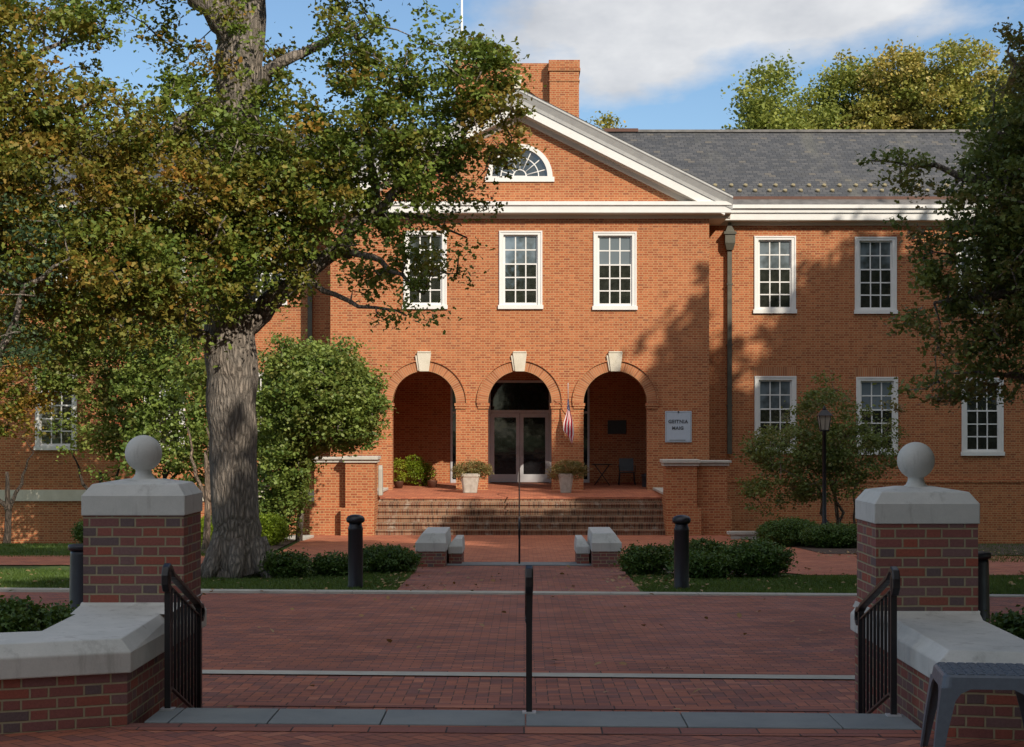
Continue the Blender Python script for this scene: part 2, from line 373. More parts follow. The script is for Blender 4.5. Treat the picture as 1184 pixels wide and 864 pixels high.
def strip(name, quads, off, mat, n=12, m=12, base=None):
    """flush sheet: quads of four plan corners (a,b along the near edge, c,d along the far edge)"""
    mb = MB()
    for a, b, c, d in quads:
        vs = []; fs = []
        for j in range(m+1):
            for i in range(n+1):
                u, v = i/n, j/m
                x = (1-v)*((1-u)*a[0]+u*b[0])+v*((1-u)*d[0]+u*c[0]); y = (1-v)*((1-u)*a[1]+u*b[1])+v*((1-u)*d[1]+u*c[1])
                vs.append((x, y, (gh(x, y) if base is None else base)+off))
        for j in range(m):
            for i in range(n): k = j*(n+1)+i; fs.append((k, k+1, k+n+2, k+n+1))
        mb.add(vs, fs, True)
    return tag_s(mb.build(name, mat))
ax = [-400, -200, -100, -60, -40, -30, -24]+list(np.arange(-20, 20.1, .8))+[24, 30, 40, 60, 100, 200, 400]
ay = [-300, -150, -80, -40, -20, -8, 0, 6, 9, 10.5, 10.8, 11.1, 11.4, 12, 12.4, 14, 16]+list(np.arange(18, 62, 1.))+[64, 70, 80, 95, 120, 200, 500]
grid('ground', ax, ay, 0, M['grass'])
ky = lambda x: 26.75-.07*(x+.2)          # line of the far kerb
ks = lambda x: 15.85-.075*x              # line of the concrete strip
# plaza in front, level
plz = strip('plaza', [((-14, -20), (14, -20), (14, 10.0), (-14, 10.0)), ((-14, 10.0), (14, 10.0), (2.9, 10.66), (-2.9, 10.95))], 0, M['pave_near'], 6, 6, base=0.)
strip('plaza_border', [((-2.5, 10.70), (2.52, 10.44), (2.52, 10.685), (-2.5, 10.945))], .004, M['pave_soldier'], 4, 1, base=0.)
# bluestone threshold in separate slabs
mb = MB(); xs = [-2.41, -2.25, -1.62, -.905, .01, 1.02, 1.98, 2.465]
for a, b in zip(xs[:-1], xs[1:]):
    g = .004
    f0 = lambda x: 10.945-.052*(x+2.4); f1 = lambda x: 11.50-.052*(x+2.4)
    mb.stack([[(a+g, f0(a), -.4), (b-g, f0(b), -.4), (b-g, f1(b), -.4), (a+g, f1(a), -.4)], [(a+g, f0(a), .012), (b-g, f0(b), .012), (b-g, f1(b), .012), (a+g, f1(a), .012)]])
tag_s(bevel(mb.build('threshold', M['bluestone']), .005))
mb = MB(); mb.box(-2.41, 2.465, 11.20, 11.95, -.5, -.16); tag_s(mb.build('step', M['brick_near']))
# sidewalk, strip, road, kerb
X0, X1 = -40., 40.
strip('sidewalk', [((X0, 11.6), (X1, 11.6), (X1, ks(X1)-.0), (X0, ks(X0)))], .004, mat_paving('sidewalk_paving', 'herring', .1, pv, (.04, .03, .025), rot=0, m=.007), 60, 8)
strip('road', [((X0, ks(X0)), (X1, ks(X1)), (X1, ky(X1)), (X0, ky(X0)))], .008, M['pave_road'], 60, 12)
strip('soldier_course', [((X0, ks(X0)+.30), (X1, ks(X1)+.30), (X1, ks(X1)+.52), (X0, ks(X0)+.52))], .012, M['pave_soldier'], 60, 1)
strip('soldier_band', [((-2.4, 13.9), (2.4, 13.55), (2.4, 13.77), (-2.4, 14.12))], .010, M['pave_soldier'], 20, 1)
strip('concrete_strip', [((X0, ks(X0)), (X1, ks(X1)), (X1, ks(X1)+.30), (X0, ks(X0)+.30))], .016, M['concrete'], 60, 1)
mb = MB(); n = 60
for i in range(n):
    xa, xb = X0+(X1-X0)*i/n, X0+(X1-X0)*(i+1)/n
    za, zb = gh(xa, 27), gh(xb, 27)
    mb.stack([[(xa+.003, ky(xa)-.1, za-.1), (xb-.003, ky(xb)-.1, zb-.1), (xb-.003, ky(xb)+.26, zb-.1), (xa+.003, ky(xa)+.26, za-.1)],
              [(xa+.003, ky(xa)-.1, za+.045), (xb-.003, ky(xb)-.1, zb+.045), (xb-.003, ky(xb)+.26, zb+.04), (xa+.003, ky(xa)+.26, za+.04)]])
tag_s(mb.build('kerb', M['concrete']))
strip('entry_path', [((-2.02, 26.9), (1.82, 26.9), (1.95, 35.2), (-2.1, 35.2)),], .02, M['pave_road'], 8, 20)
strip('brick_walk', [((-3.6, 35.4), (3.6, 35.4), (7.6, 39.2), (-5.7, 39.4)), ((-5.7, 39.4), (7.6, 39.2), (6.6, 54), (-6.5, 54)),
                     ((-40, 33.6), (-3.6, 35.4), (-5.7, 39.4), (-40, 37.8)), ((3.6, 35.41), (5.2, 31.6), (40, 31.0), (40, 35.2)), ((3.6, 35.41), (40, 35.21), (40, 35.4), (7.6, 39.2))], .02, M['pave_walk'], 16, 16)
mb = MB(); mb.box(-1.65, 1.95, 34.75, 35.45, -1.5, gh(0, 35)+.05); tag_s(bevel(mb.build('stone_sill', M['bluestone']), .01))
strip('mulch_bed', [((-8.2, 31.2), (-2.15, 32.6), (-2.6, 35.3), (-5.2, 36.2)), ((2.1, 32.4), (4.6, 30.8), (5.0, 34.2), (2.4, 35.3)),
                    ((-9.0, 40), (-5.9, 40), (-6.5, 52), (-9.0, 52)), ((6.9, 39.8), (13.5, 38.6), (13.5, 56), (6.5, 56)),
                    ((-9, 11.5), (-3.3, 11.5), (-3.3, 14.6), (-9, 14.6)), ((3.35, 11.5), (9, 11.5), (9, 13.9), (3.35, 13.9))], .03, M['mulch'], 10, 10)
mb = MB(); mb.box(-6.9, -6.1, 47.6, 50.2, gh(-6.5, 49)-.2, gh(-6.5, 49)+.06); tag_s(mb.build('paving_slab', M['coping']))

# ------------------------------------------------------------------ the hall
BX = -.1425; WY = 57.0; GY = 59.0
hall = thing('brick_hall', 'long two-storey orange brick hall with white pediment, three arches and slate roof', 'building', (BX, WY, gh(0, 52)))
def zf(py): return EYE-(py-CY)*WY/F
def xf(px): return (px-CX)*WY/F
def zg(py): return EYE-(py-CY)*GY/F
def xg(px): return (px-CX)*GY/F
xL, xR = xf(382), xf(820)
apexz = 12.92
ar_c = [xf(490.5), xf(601), xf(711.5)]; ar_r = .0285*36.8; spring = zf(466)
doorfl = lambda y: -.265+.0273*(y-53.5)
fl57 = doorfl(57)
main_win = [(xf(491.5), zf(357.5), zf(267)), (xf(602), zf(357.5), zf(267)), (xf(711), zf(358.5), zf(268))]
WW = 1.43
holes = []
for c in ar_c:
    holes.append([(c-ar_r, fl57-.02)]+[(c+ar_r, fl57-.02)]+arc(c, spring, ar_r, 0, math.pi, 24))
for (c, z0, z1) in main_win: holes.append(rect(c-WW/2+.05, c+WW/2-.05, z0+.05, z1-.05))
FANR = 1.08; fan_c = (xf(601), zf(212.5)+.22)
holes.append([(fan_c[0]-FANR+.06, fan_c[1]-.1), (fan_c[0]+FANR-.06, fan_c[1]-.1)]+arc(fan_c[0], fan_c[1], FANR-.06, 0, math.pi, 24))
gab = [(xL, -2.), (xR, -2.), (xR, 9.0), (BX+6.3, 9.2), (BX, 12.45), (BX-6.3, 9.2), (xL, 9.0)]
mb = plate(gab, holes, WY, WY+.45)
mb.box(xL, xL+.4, WY+.45, GY+.3, -2, 9.0); mb.box(xR-.4, xR, WY+.45, GY+.3, -2, 9.0)
mb.build('front_wall', M['brick'], hall)
# wings
lowL, lowR = 435, 525
wing_up = [(xg(896), zg(362.5), zg(273)), (xg(1012.5), zg(363), zg(274)), (xg(1129.5), zg(363), zg(274)), (xg(1246), zg(363), zg(274)),
           (xg(307), zg(353), zg(263)), (xg(190), zg(353), zg(263)), (xg(71), zg(353), zg(263)), (xg(-48), zg(353), zg(263))]
wing_lo = [(xg(896.5), zg(525), zg(435)), (xg(1014), zg(526), zg(436)), (xg(1136), zg(527), zg(437)), (xg(1256), zg(527), zg(437)),
           (xg(65), zg(520.5), zg(431)), (xg(190), zg(520.5), zg(431)), (xg(-55), zg(520.5), zg(431)), (xg(307), zg(520.5), zg(431))]
for sgn in (-1, 1):
    a, b = (xR-.2, 34.) if sgn > 0 else (-34., xL+.2)
    hs = [rect(c-WW/2+.05, c+WW/2-.05, z0+.05, z1-.05) for c, z0, z1 in wing_up+wing_lo if a < c < b]
    mb = plate(rect(a, b, -3, 9.1), hs, GY, GY+.4)
    mb.box(a if sgn < 0 else b-.4, a+.4 if sgn < 0 else b, GY+.4, 70, -3, 9.1)
    mb.build('wing_wall', M['brick'], hall)
    # soldier courses over lower windows
    for c, z0, z1 in wing_lo:
        if a < c < b:
            mb = MB(); mb.box(c-WW/2-.02, c+WW/2+.02, GY-.006, GY+.05, z1+.01, z1+.32); o = mb.build('soldier_lintel', M['brick_soldier'], hall)
            uvd = o.data.uv_layers[0].data
            for d in uvd: d.uv[1] = (d.uv[1]-z1)*.72 + .002
mb = MB(); mb.box(-34, xL, GY-.06, GY+.02, zg(579.4), zg(566.5)); mb.build('stone_band', M['keystone'], hall)
mb = MB(); mb.box(xR, 34, GY-.09, GY+.02, -3, zg(558)); mb.box(xR, 34, GY-.12, GY+.02, zg(558), zg(555)); mb.build('water_table', M['brick'], hall)
mb = MB(); mb.box(-34, 34, 69.6, 70, -3, 9.1); mb.build('rear_wall', M['brick'], hall)

# window: casing > sash bars, panes
def make_window(parent, loc):
    """local frame: x centre, y = wall face, z = bottom of sill; 1.43 wide, 2.60 high"""
    H = 2.60; w = WW/2
    fr = MB()
    sx, sy, sz = loc
    def b(m, x0, x1, y0, y1, z0, z1): m.box(sx+x0, sx+x1, sy+y0, sy+y1, sz+z0, sz+z1)
    b(fr, -w, -w+.15, -.035, .12, .13, H); b(fr, w-.15, w, -.035, .12, .13, H); b(fr, -w+.15, w-.15, -.035, .12, H-.13, H)
    b(fr, -w+.012, -w+.05, -.055, -.03, .13, H-.012); b(fr, w-.05, w-.012, -.055, -.03, .13, H-.012); b(fr, -w+.05, w-.05, -.055, -.03, H-.05, H-.012)
    b(fr, -w-.03, w+.03, -.08, .12, .0, .13)
    win = fr.build('window', M['white'], parent); win.location = Vector(loc)-wloc(parent)
    # shift mesh to its own origin
    for v in win.data.vertices: v.co -= (Vector(loc)-wloc(parent))
    x0, x1 = -w+.15, w-.15; zb, zt = .13, H-.13; zm = zb+(zt-zb)*.585
    sb = MB()
    # lower sash in front of upper sash
    def sash(za, zc, y, rows, bt, tp):
        b(sb, x0, x0+.055, y, y+.04, za, zc); b(sb, x1-.055, x1, y, y+.04, za, zc)
        b(sb, x0+.055, x1-.055, y, y+.04, za, za+bt); b(sb, x0+.055, x1-.055, y, y+.04, zc-tp, zc)
        gx0, gx1, gz0, gz1 = x0+.055, x1-.055, za+bt, zc-tp
        for k in (1, 2): xx = gx0+(gx1-gx0)*k/3; b(sb, xx-.02, xx+.02, y+.006, y+.034, gz0, gz1)
        for k in range(1, rows): zz = gz0+(gz1-gz0)*k/rows; b(sb, gx0, gx1, y+.009, y+.031, zz-.02, zz+.02)
    sash(zb, zm+.02, .015, 3, .085, .045); sash(zm-.02, zt, .065, 2, .045, .05)
    sb.build('sash', M['white'], win)
    pn = MB(); b(pn, x0+.05, x1-.05, .036, .040, zb+.05, zm); pn.build('pane', M['glass'], win)
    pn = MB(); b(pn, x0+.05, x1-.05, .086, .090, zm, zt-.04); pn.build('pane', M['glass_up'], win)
    return win
proto = make_window(hall, (main_win[0][0], WY, main_win[0][1]))
hw = wloc(hall)
for i, (c, z0, z1) in enumerate(main_win[1:]):
    o = copy_tree(proto, hall); o.location = Vector((c, WY, z0))-hw; o.scale.z = (z1-z0)/2.6
proto.scale.z = (main_win[0][2]-main_win[0][1])/2.6
for c, z0, z1 in wing_up+wing_lo:
    if abs(c) > 18.5: continue
    o = copy_tree(proto, hall); o.location = Vector((c, GY, z0))-hw; o.scale.z = (z1-z0)/2.6
# dark room boxes behind glass not needed: panes are opaque dark glass
# fanlight
cx, cz = fan_c
mb = plate([(cx-FANR-.06, cz-.16), (cx+FANR+.06, cz-.16)]+[(cx+FANR+.06, cz)]+arc(cx, cz, FANR, 0, math.pi, 28)+[(cx-FANR-.06, cz)],
           [arc(cx, cz+.02, FANR-.17, 0, math.pi, 28)], WY-.06, WY+.1)
fan = mb.build('fanlight', M['white'], hall)
mb = MB(); 
ring = plate([*arc(cx, cz+.02, .24, 0, math.pi, 12)], [arc(cx, cz+.04, .19, 0.02, math.pi-.02, 12)], WY+.02, WY+.05)
mb.v += ring.v; mb.f += ring.f; mb.sm += ring.sm
ring = plate([*arc(cx, cz+.02, .64, 0, math.pi, 20), *arc(cx, cz+.02, .605, math.pi, 0, 20)], [], WY+.02, WY+.05); mb.add(ring.v, ring.f)
for k in range(7):
    a = math.pi*(k+.5)/7; a = math.pi*(k+.6)/7.2
    p0 = Vector((cx+.22*math.cos(a), WY+.035, cz+.02+.22*math.sin(a))); p1 = Vector((cx+(FANR-.16)*math.cos(a), WY+.035, cz+.02+(FANR-.16)*math.sin(a)))
    mb.tube([p0, p1], .018, 6)
mb.build('sash', M['white'], fan)
mb = plate(arc(cx, cz, FANR-.12, 0, math.pi, 24), [], WY+.055, WY+.065); mb.build('pane', M['glass'], fan)

# arches: rings, keystones, imposts
def ring_mb(c, z, r0, r1, y0, y1, n):
    m = MB(); vs = []
    for i in range(n+1):
        a = math.pi*i/n; ca, sa = math.cos(a), math.sin(a)
        vs += [(c+r0*ca, y0, z+r0*sa), (c+r1*ca, y0, z+r1*sa), (c+r1*ca, y1, z+r1*sa), (c+r0*ca, y1, z+r0*sa)]
    fs = [(4*i+k, 4*i+(k+1) % 4, 4*i+4+(k+1) % 4, 4*i+4+k) for i in range(n) for k in range(4)]+[(0, 1, 2, 3), (4*n+3, 4*n+2, 4*n+1, 4*n)]
    return m.add(vs, fs)
for i, c in enumerate(ar_c):
    r0, r1 = ar_r-.0, ar_r+.33
    mb = ring_mb(c, spring, r0, r1, WY-.02, WY+.02, 48)
    o = mb.build('arch_ring', M['brick_soldier'], hall)
    me = o.data; u = me.uv_layers[0].data; ow = wloc(o)
    for lp in me.loops:
        p = me.vertices[lp.vertex_index].co+ow; a = math.atan2(p.z-spring, p.x-c); rr = math.hypot(p.x-c, p.z-spring)
        u[lp.index].uv = (a*(r0+.16), (rr-r0)*.70+.003)
    mb = ring_mb(c, spring, r1+.002, r1+.045, WY-.075, WY+.02, 48); mb.build('arch_hood', M['brick'], hall)
    kz0, kz1 = spring+ar_r-.015, spring+ar_r+.60
    mb = MB()
    for (w0, w1, y, dz) in ((.155, .235, -.12, 0), (.20, .29, -.085, -.07)):
        mb.stack([[(c-w0, WY+y, kz0), (c+w0, WY+y, kz0), (c+w0, WY+.1, kz0), (c-w0, WY+.1, kz0)], [(c-w1, WY+y, kz1+dz), (c+w1, WY+y, kz1+dz), (c+w1, WY+.1, kz1+dz), (c-w1, WY+.1, kz1+dz)]])
        break
    mb.stack([[(c-.21, WY-.08, kz0+.02), (c-.15, WY-.08, kz0+.02), (c-.15, WY+.1, kz0+.02), (c-.21, WY+.1, kz0+.02)], [(c-.30, WY-.08, kz1-.09), (c-.225, WY-.08, kz1-.09), (c-.225, WY+.1, kz1-.09), (c-.30, WY+.1, kz1-.09)]])
    mb.box(c-.22, c+.22, WY-.14, WY+.1, kz1, kz1+.05)
    bevel(mb.build('keystone', M['keystone'], hall), .012)
    for s in (-1, 1):
        mb = MB()
        e = c+s*ar_r
        far = e+s*.36
        a, b = sorted((e-s*.05, far)); mb.box(a, b, WY-.07, WY+.3, spring-.10, spring-.01)
        a, b = sorted((e-s*.025, far-s*.03)); mb.box(a, b, WY-.045, WY+.3, spring-.19, spring-.10)
        mb.build('impost', M['brick'], hall)

# porch interior
PY = 61.0
def xp(px): return (px-CX)*PY/F
def zp(py): return EYE-(py-CY)*PY/F
sx0, sx1 = xp(521), xp(681.5); pxl, pxr = xL+.6, xR-.6
zhead = zp(440)
mb = plate(rect(pxl, pxr, -.6, 4.6), [rect(sx0, sx1, -.4, zhead)], PY, PY+.3)
mb.box(pxl-.3, pxl, WY+.45, PY+.3, -.6, 4.6); mb.box(pxr, pxr+.3, WY+.45, PY+.3, -.6, 4.6)
mb.build('porch_wall', M['brick'], hall)
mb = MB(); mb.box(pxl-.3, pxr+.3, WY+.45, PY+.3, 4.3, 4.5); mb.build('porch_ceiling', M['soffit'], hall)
# storefront
sf = MB(); dx0, dx1 = xp(566), xp(636); dh = zp(477.5); fz = doorfl(PY)
def bar(m, x0, x1, z0, z1, y0=PY-.04, y1=PY+.1): m.box(x0, x1, y0, y1, z0, z1)
bar(sf, sx0, sx0+.07, fz, zhead); bar(sf, sx1-.07, sx1, fz, zhead); bar(sf, sx0+.07, sx1-.07, zhead-.08, zhead)
bar(sf, dx0-.05, dx0+.04, fz, zhead-.08, PY-.05, PY+.1); bar(sf, dx1-.04, dx1+.05, fz, zhead-.08, PY-.05, PY+.1)
bar(sf, sx0+.07, dx0-.05, dh-.02, dh+.05); bar(sf, dx1+.05, sx1-.07, dh-.02, dh+.05); bar(sf, dx0+.04, dx1-.04, dh, dh+.10)
bar(sf, sx0+.07, dx0-.05, fz, fz+.12); bar(sf, dx1+.05, sx1-.07, fz, fz+.12)
sfo = sf.build('storefront_frame', M['alu'], hall)
g = MB(); g.box(sx0+.05, sx1-.05, PY+.045, PY+.055, fz+.05, zhead-.04); g.build('pane', M['doorglass'], sfo)
xm = (dx0+dx1)/2
for s, (a, b) in ((-1, (dx0+.045, xm-.006)), (1, (xm+.006, dx1-.045))):
    d = MB(); y0, y1 = PY-.03, PY+.03
    d.box(a, a+.125, y0, y1, fz+.02, dh-.01); d.box(b-.125, b, y0, y1, fz+.02, dh-.01)
    d.box(a+.125, b-.125, y0, y1, fz+.02, fz+.30); d.box(a+.125, b-.125, y0, y1, dh-.16, dh-.01)
    dr = d.build('door', M['alu'], hall)
    d = MB(); d.box(a+.12, b-.12, PY-.006, PY+.006, fz+.28, dh-.14); d.build('pane', M['doorglass'], dr)
    d = MB(); d.box(a+.125, b-.125, PY-.05, PY-.02, fz+1.0, fz+1.045); d.build('push_bar', M['bronze'], dr)
    d = MB(); xx = xm+s*.075; d.tube([(xx, PY-.03, fz+.95), (xx, PY-.09, fz+.97), (xx, PY-.09, fz+1.25), (xx, PY-.03, fz+1.27)], .014, 6); d.build('handle', M['alu'], dr)

# landing and steps
sl, sr = -4.62, 4.36
lv = MB()
lv.stack([[(xL+.5, 53.5, -1.6), (xR-.5, 53.5, -1.6), (xR-.5, PY+.2, -1.6), (xL+.5, PY+.2, -1.6)], [(xL+.5, 53.5, doorfl(53.5)-.06), (xR-.5, 53.5, doorfl(53.5)-.06), (xR-.5, PY+.2, doorfl(PY+.2)-.06), (xL+.5, PY+.2, doorfl(PY+.2)-.06)]])
lv.build('porch_base', M['brick_step'], hall)
lv = MB(); z0 = doorfl(53.47); z1 = doorfl(PY+.2)
lv.stack([[(xL+.45, 53.47, z0-.059), (xR-.45, 53.47, z0-.059), (xR-.45, PY+.2, z1-.059), (xL+.45, PY+.2, z1-.059)], [(xL+.45, 53.47, z0), (xR-.45, 53.47, z0), (xR-.45, PY+.2, z1), (xL+.45, PY+.2, z1)]])
lv.build('porch_floor', M['pave_walk'], hall)
st = MB(); nz = MB(); zg0 = gh(0, 52); rise = (doorfl(53.5)-zg0)/6
for k in range(5):
    y = 52.0+.3*k; zt = zg0+rise*(k+1); ext = .45 if k < 3 else .0
    st.box(sl-ext, sr+ext, y, y+.34 if k < 4 else 53.5, zg0-.2, zt-.05)
    nz.box(sl-ext-.001, sr+ext+.001, y-.05, y+.30, zt-.049, zt)
o = st.build('entrance_steps', M['brick_step'], hall)
nz.build('tread', M['brick_step'], o)
# cheek walls (one each side) with copings
for s in (-1, 1):
    c = BX+.02
    if s < 0: xin, xmid, xout = xf(0)*0-4.47, -5.35, -6.32
    else: xin, xmid, xout = 4.24, 5.17, 6.12
    top = 1.0 if s < 0 else .90
    def bx(m, xa, xb, *r): a, b = sorted((xa, xb)); m.box(a, b, *r)
    m1 = MB(); split = zf(577)-.05
    bx(m1, xin, xmid, 51.75, 52.75, -1.6, top-.17); bx(m1, xmid, xout, 52.1, 52.75, -1.6, top-.17); bx(m1, xin+s*.02, xout-s*.02, 52.75, WY, -1.6, -.17)
    bx(m1, xin-s*.10 if False else xin, xmid-(-s)*.10*0+s*.12, 51.6, 51.8, -1.6, split); bx(m1, xmid+s*.12, xout+s*.12, 51.95, 52.15, -1.6, split)
    bx(m1, xout, xout+s*.12, 52.15, WY-.01, -1.6, split-.003)
    cw = m1.build('cheek_wall', M['brick'], hall)
    m2 = MB()
    bx(m2, xin-s*.06, xmid+s*.06, 51.69, 52.81, top-.17, top-.08); bx(m2, xin-s*.10, xmid+s*.10, 51.63, 52.85, top-.08, top+.02)
    bx(m2, xmid+s*.061, xout+s*.06, 52.04, 52.81, top-.17, top-.08); bx(m2, xmid+s*.101, xout+s*.12, 51.98, 52.85, top-.08, top-.01); bx(m2, xin+s*.0, xout, 52.86, WY, -.169, -.09)
    bevel(m2.build('coping', M['coping'], cw), .012)
# rounded stone scroll beside the landing
mb = MB(); mb.prism([(52.86, -.2), (52.86, .60), (52.95, .74), (53.1, .70), (53.25, .45), (53.3, -.2)], 'x', -4.46, -4.34); bevel(mb.build('scroll_stone', M['concrete'], hall), .02)

# entablature and pediment
ov = .42
def cornice(parent, xa, xb, wy, ztop, zwall, name='cornice'):
    m = MB(); a = wy-ov
    # white fascia pieces
    m.prism([(a-.06, ztop), (a-.06, ztop-.12), (a, ztop-.14), (a, ztop-.36), (wy-.001, ztop-.36), (wy-.001, ztop)], 'x', xa, xb)
    o = m.build(name, M['white'], parent)
    m = MB(); m.prism([(a+.02, ztop-.362), (a+.02, ztop-.38), (wy-.09, ztop-.40), (wy-.06, ztop-.50), (wy-.002, ztop-.52), (wy-.002, ztop-.362)], 'x', xa, xb)
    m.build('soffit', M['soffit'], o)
    return o
cornice(hall, BX-6.93, BX+6.93, WY, 9.28, 8.74)
for s in (-1, 1):
    a, b = (xR+.01, 34) if s > 0 else (-34, xL-.01)
    o = cornice(hall, a, b, GY, 9.28, 8.77)
    m = MB(); a2, b2 = (BX+6.9, 34) if s > 0 else (-34, BX-6.9)
    m.prism([(GY-ov-.14, 9.42), (GY-ov-.14, 9.30), (GY-ov-.05, 9.285), (GY, 9.285), (GY, 9.42)], 'x', a2, b2); m.build('crown_moulding', M['white'], hall)
    m = MB(); m.prism([(GY-ov-.10, 9.425), (GY-ov-.06, 9.44), (GY-.0, 9.70), (GY-.0, 9.425)], 'x', a2, b2); m.build('flashing', M['flashing'], hall)
    m = MB(); m.prism([(GY-.08, 9.66), (GY-.08, 9.75), (GY+.04, 9.78), (GY+.04, 9.66)], 'x', a2, b2); m.build('gutter', M['brown_gutter'], hall)
m = MB()
for s in (-1, 1):
    a, b = sorted((BX+s*6.2, BX+s*6.90)); m.box(a, b, WY-ov+.03, GY-.0, 8.95, 9.43)
    m.build('cornice_return', M['white'], hall); m = MB()
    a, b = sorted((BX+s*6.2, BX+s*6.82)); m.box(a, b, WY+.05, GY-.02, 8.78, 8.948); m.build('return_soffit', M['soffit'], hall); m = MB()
# rakes
sl_ = .501; half = 6.96
def rake(s, prof, name, mat, parent=hall, x_in=0., trim=0.):
    """prof: (y, dz) with dz measured straight down from the outer rake line"""
    m = MB(); r = []
    for (xa) in (BX+s*x_in, BX+s*(half-trim)):
        r.append([(xa, y, apexz-sl_*abs(xa-BX)+dz) for y, dz in prof])
    m.stack(r); return m.build(name, mat, parent)
for s in (-1, 1):
    rake(s, [(WY-ov-.16, 0), (WY-ov-.16, -.06), (WY-ov-.13, -.10), (WY-ov-.04, -.30), (WY-ov-.02, -.42), (WY+.3, -.42), (WY+.3, 0)], 'raking_cornice', M['crown'])
    rake(s, [(WY-ov+.012, -.425), (WY-ov+.012, -.72), (WY+.2, -.72), (WY+.2, -.425)], 'raking_fascia', M['white'], trim=.25)
    rake(s, [(WY-ov+.03, -.722), (WY-ov+.05, -.74), (WY-.08, -.76), (WY-.05, -.90), (WY-.003, -.94), (WY-.003, -.722)], 'raking_soffit', M['soffit'], trim=.5)
# roofs (one mesh per plane pair)
def slope_uv(o, kind):
    me = o.data; u = me.uv_layers[0].data; ow = wloc(o)
    for lp in me.loops:
        p = me.vertices[lp.vertex_index].co+ow
        u[lp.index].uv = (p.x, math.hypot(p.y-GY, p.z-9.7)) if kind == 'x' else (p.y, math.hypot(p.x-BX, p.z-apexz))
RY, RZ = 64.4, 12.90
mb = MB()
mb.prism([(GY-.02, 9.70), (RY, RZ), (70.4, 9.6), (70.4, 9.45), (RY, RZ-.15), (GY-.02, 9.55)], 'x', -34.4, 34.4)
slope_uv(mb.build('roof', M['slate'], hall), 'x')
mb = MB()
for s in (-1, 1):
    rg = []
    for xa in (BX, BX+s*(half-.05)):
        z = apexz+.02-sl_*abs(xa-BX); rg.append([(xa, WY-ov-.12, z+.02), (xa, 66, z+.02), (xa, 66, z-.1), (xa, WY-ov-.12, z-.0)])
    mb.stack(rg)
slope_uv(mb.build('pediment_roof', M['slate'], hall), 'y')
mb = MB(); mb.box(-34.4, 34.4, RY-.14, RY+.14, RZ-.03, RZ+.06); mb.build('ridge_cap', M['flashing'], hall)
mb = MB(); mb.box(xf(700)*1.11, xf(740)*1.11, RY-.16, RY+.16, RZ-.02, RZ+.10) ; mb.build('ridge_vent', M['brown_gutter'], hall)
# snow guards
gm = MB(); gm.box(-.07, .07, -.06, .05, 0, .03); gm.tube([(0, -.05, .0), (0, -.05, .085)], .065, 8)
first = None
for row, (zz, offx) in enumerate(((9.70+.32, 0), (9.70+.56, .36))):
    y = GY-.02+(zz-9.70)/(RZ-9.70)*(RY-GY+.02)
    k = 0; x = 6.86-(.27 if row else 0)
    while x < 19.5 and k < 26:
        px = x+random.uniform(-.05, .05)
        if px > BX+half-(zz-9.55)/sl_*.9:
            if first is None:
                first = gm.build('snow_guard', M['guard'], hall); g_ = first
            else: g_ = first.copy(); COL.objects.link(g_); g_.parent = hall
            g_.location = Vector((px, y, zz))-hw; g_.rotation_euler = (R(31), 0, random.uniform(-.1, .1))
        k += 1; x += .54
for v in first.data.vertices: v.co += hw   # mesh modelled about its own base
# chimney
CH = 63.2
def xc(px): return (px-CX)*CH/F
def zc(py): return EYE-(py-CY)*CH/F
c1, c2, c3, c4 = xc(527), xc(561), xc(635.4), xc(669.5)
m = MB()
m.box(c1, c2, CH, CH+1.2, 10.5, zc(71)); m.box(c3, c4, CH, CH+1.2, 10.5, zc(71))
for a, b in ((c1, c2), (c3, c4)):
    m.box(a-.05, b+.05, CH-.05, CH+1.25, zc(82), zc(79)); m.box(a-.025, b+.025, CH-.025, CH+1.225, zc(94), zc(92.5)); m.box(a-.03, b+.03, CH-.03, CH+1.23, zc(78.5), zc(69.5))
ch = m.build('chimney', M['brick'], hall)
acx = (c2+c3)/2; acz = zc(129)
mp_ = plate([(c2, 10.5), (acx-.93, 10.5)]+arc(acx, acz, .93, math.pi, 0, 24)+[(acx+.93, 10.5), (c3, 10.5), (c3, zc(70.5)), (c2, zc(70.5))], [], CH+.4, CH+.9)
mp_.build('arched_wall', M['brick'], ch)
m = MB(); kz = acz+.93; m.stack([[(acx-.11, CH+.3, kz-.02), (acx+.11, CH+.3, kz-.02), (acx+.11, CH+.6, kz-.02), (acx-.11, CH+.6, kz-.02)], [(acx-.17, CH+.3, kz+.46), (acx+.17, CH+.3, kz+.46), (acx+.17, CH+.6, kz+.46), (acx-.17, CH+.6, kz+.46)]])
m.build('keystone', M['keystone'], ch)
# downpipes
for s, px, ztop in ((1, 843, 0), (-1, 359, 0)):
    x = xg(px); m = MB(); m.box(x-.075, x+.075, GY-.20, GY-.06, zg(525), zg(286)); m.box(x-.055, x+.055, GY-.18, GY-.08, zg(266), 8.85)
    dp = m.build('downpipe', M['copper'], hall)
    m = MB(); m.frustum((x-.11, x+.11, GY-.27, GY-.03), zg(290), (x-.17, x+.17, GY-.34, GY-.02), zg(282)); m.box(x-.17, x+.17, GY-.34, GY-.02, zg(282), zg(272)); m.box(x-.21, x+.21, GY-.38, GY-.01, zg(272), zg(269)); m.frustum((x-.16, x+.16, GY-.32, GY-.03), zg(269), (x-.07, x+.07, GY-.2, GY-.05), zg(262))
    m.build('hopper', M['copper'], dp)
    m = MB()
    for q in (330, 400, 470): m.box(x-.10, x+.10, GY-.215, GY-.002, zg(q), zg(q)+.05)
    m.build('bracket', M['copper'], dp)

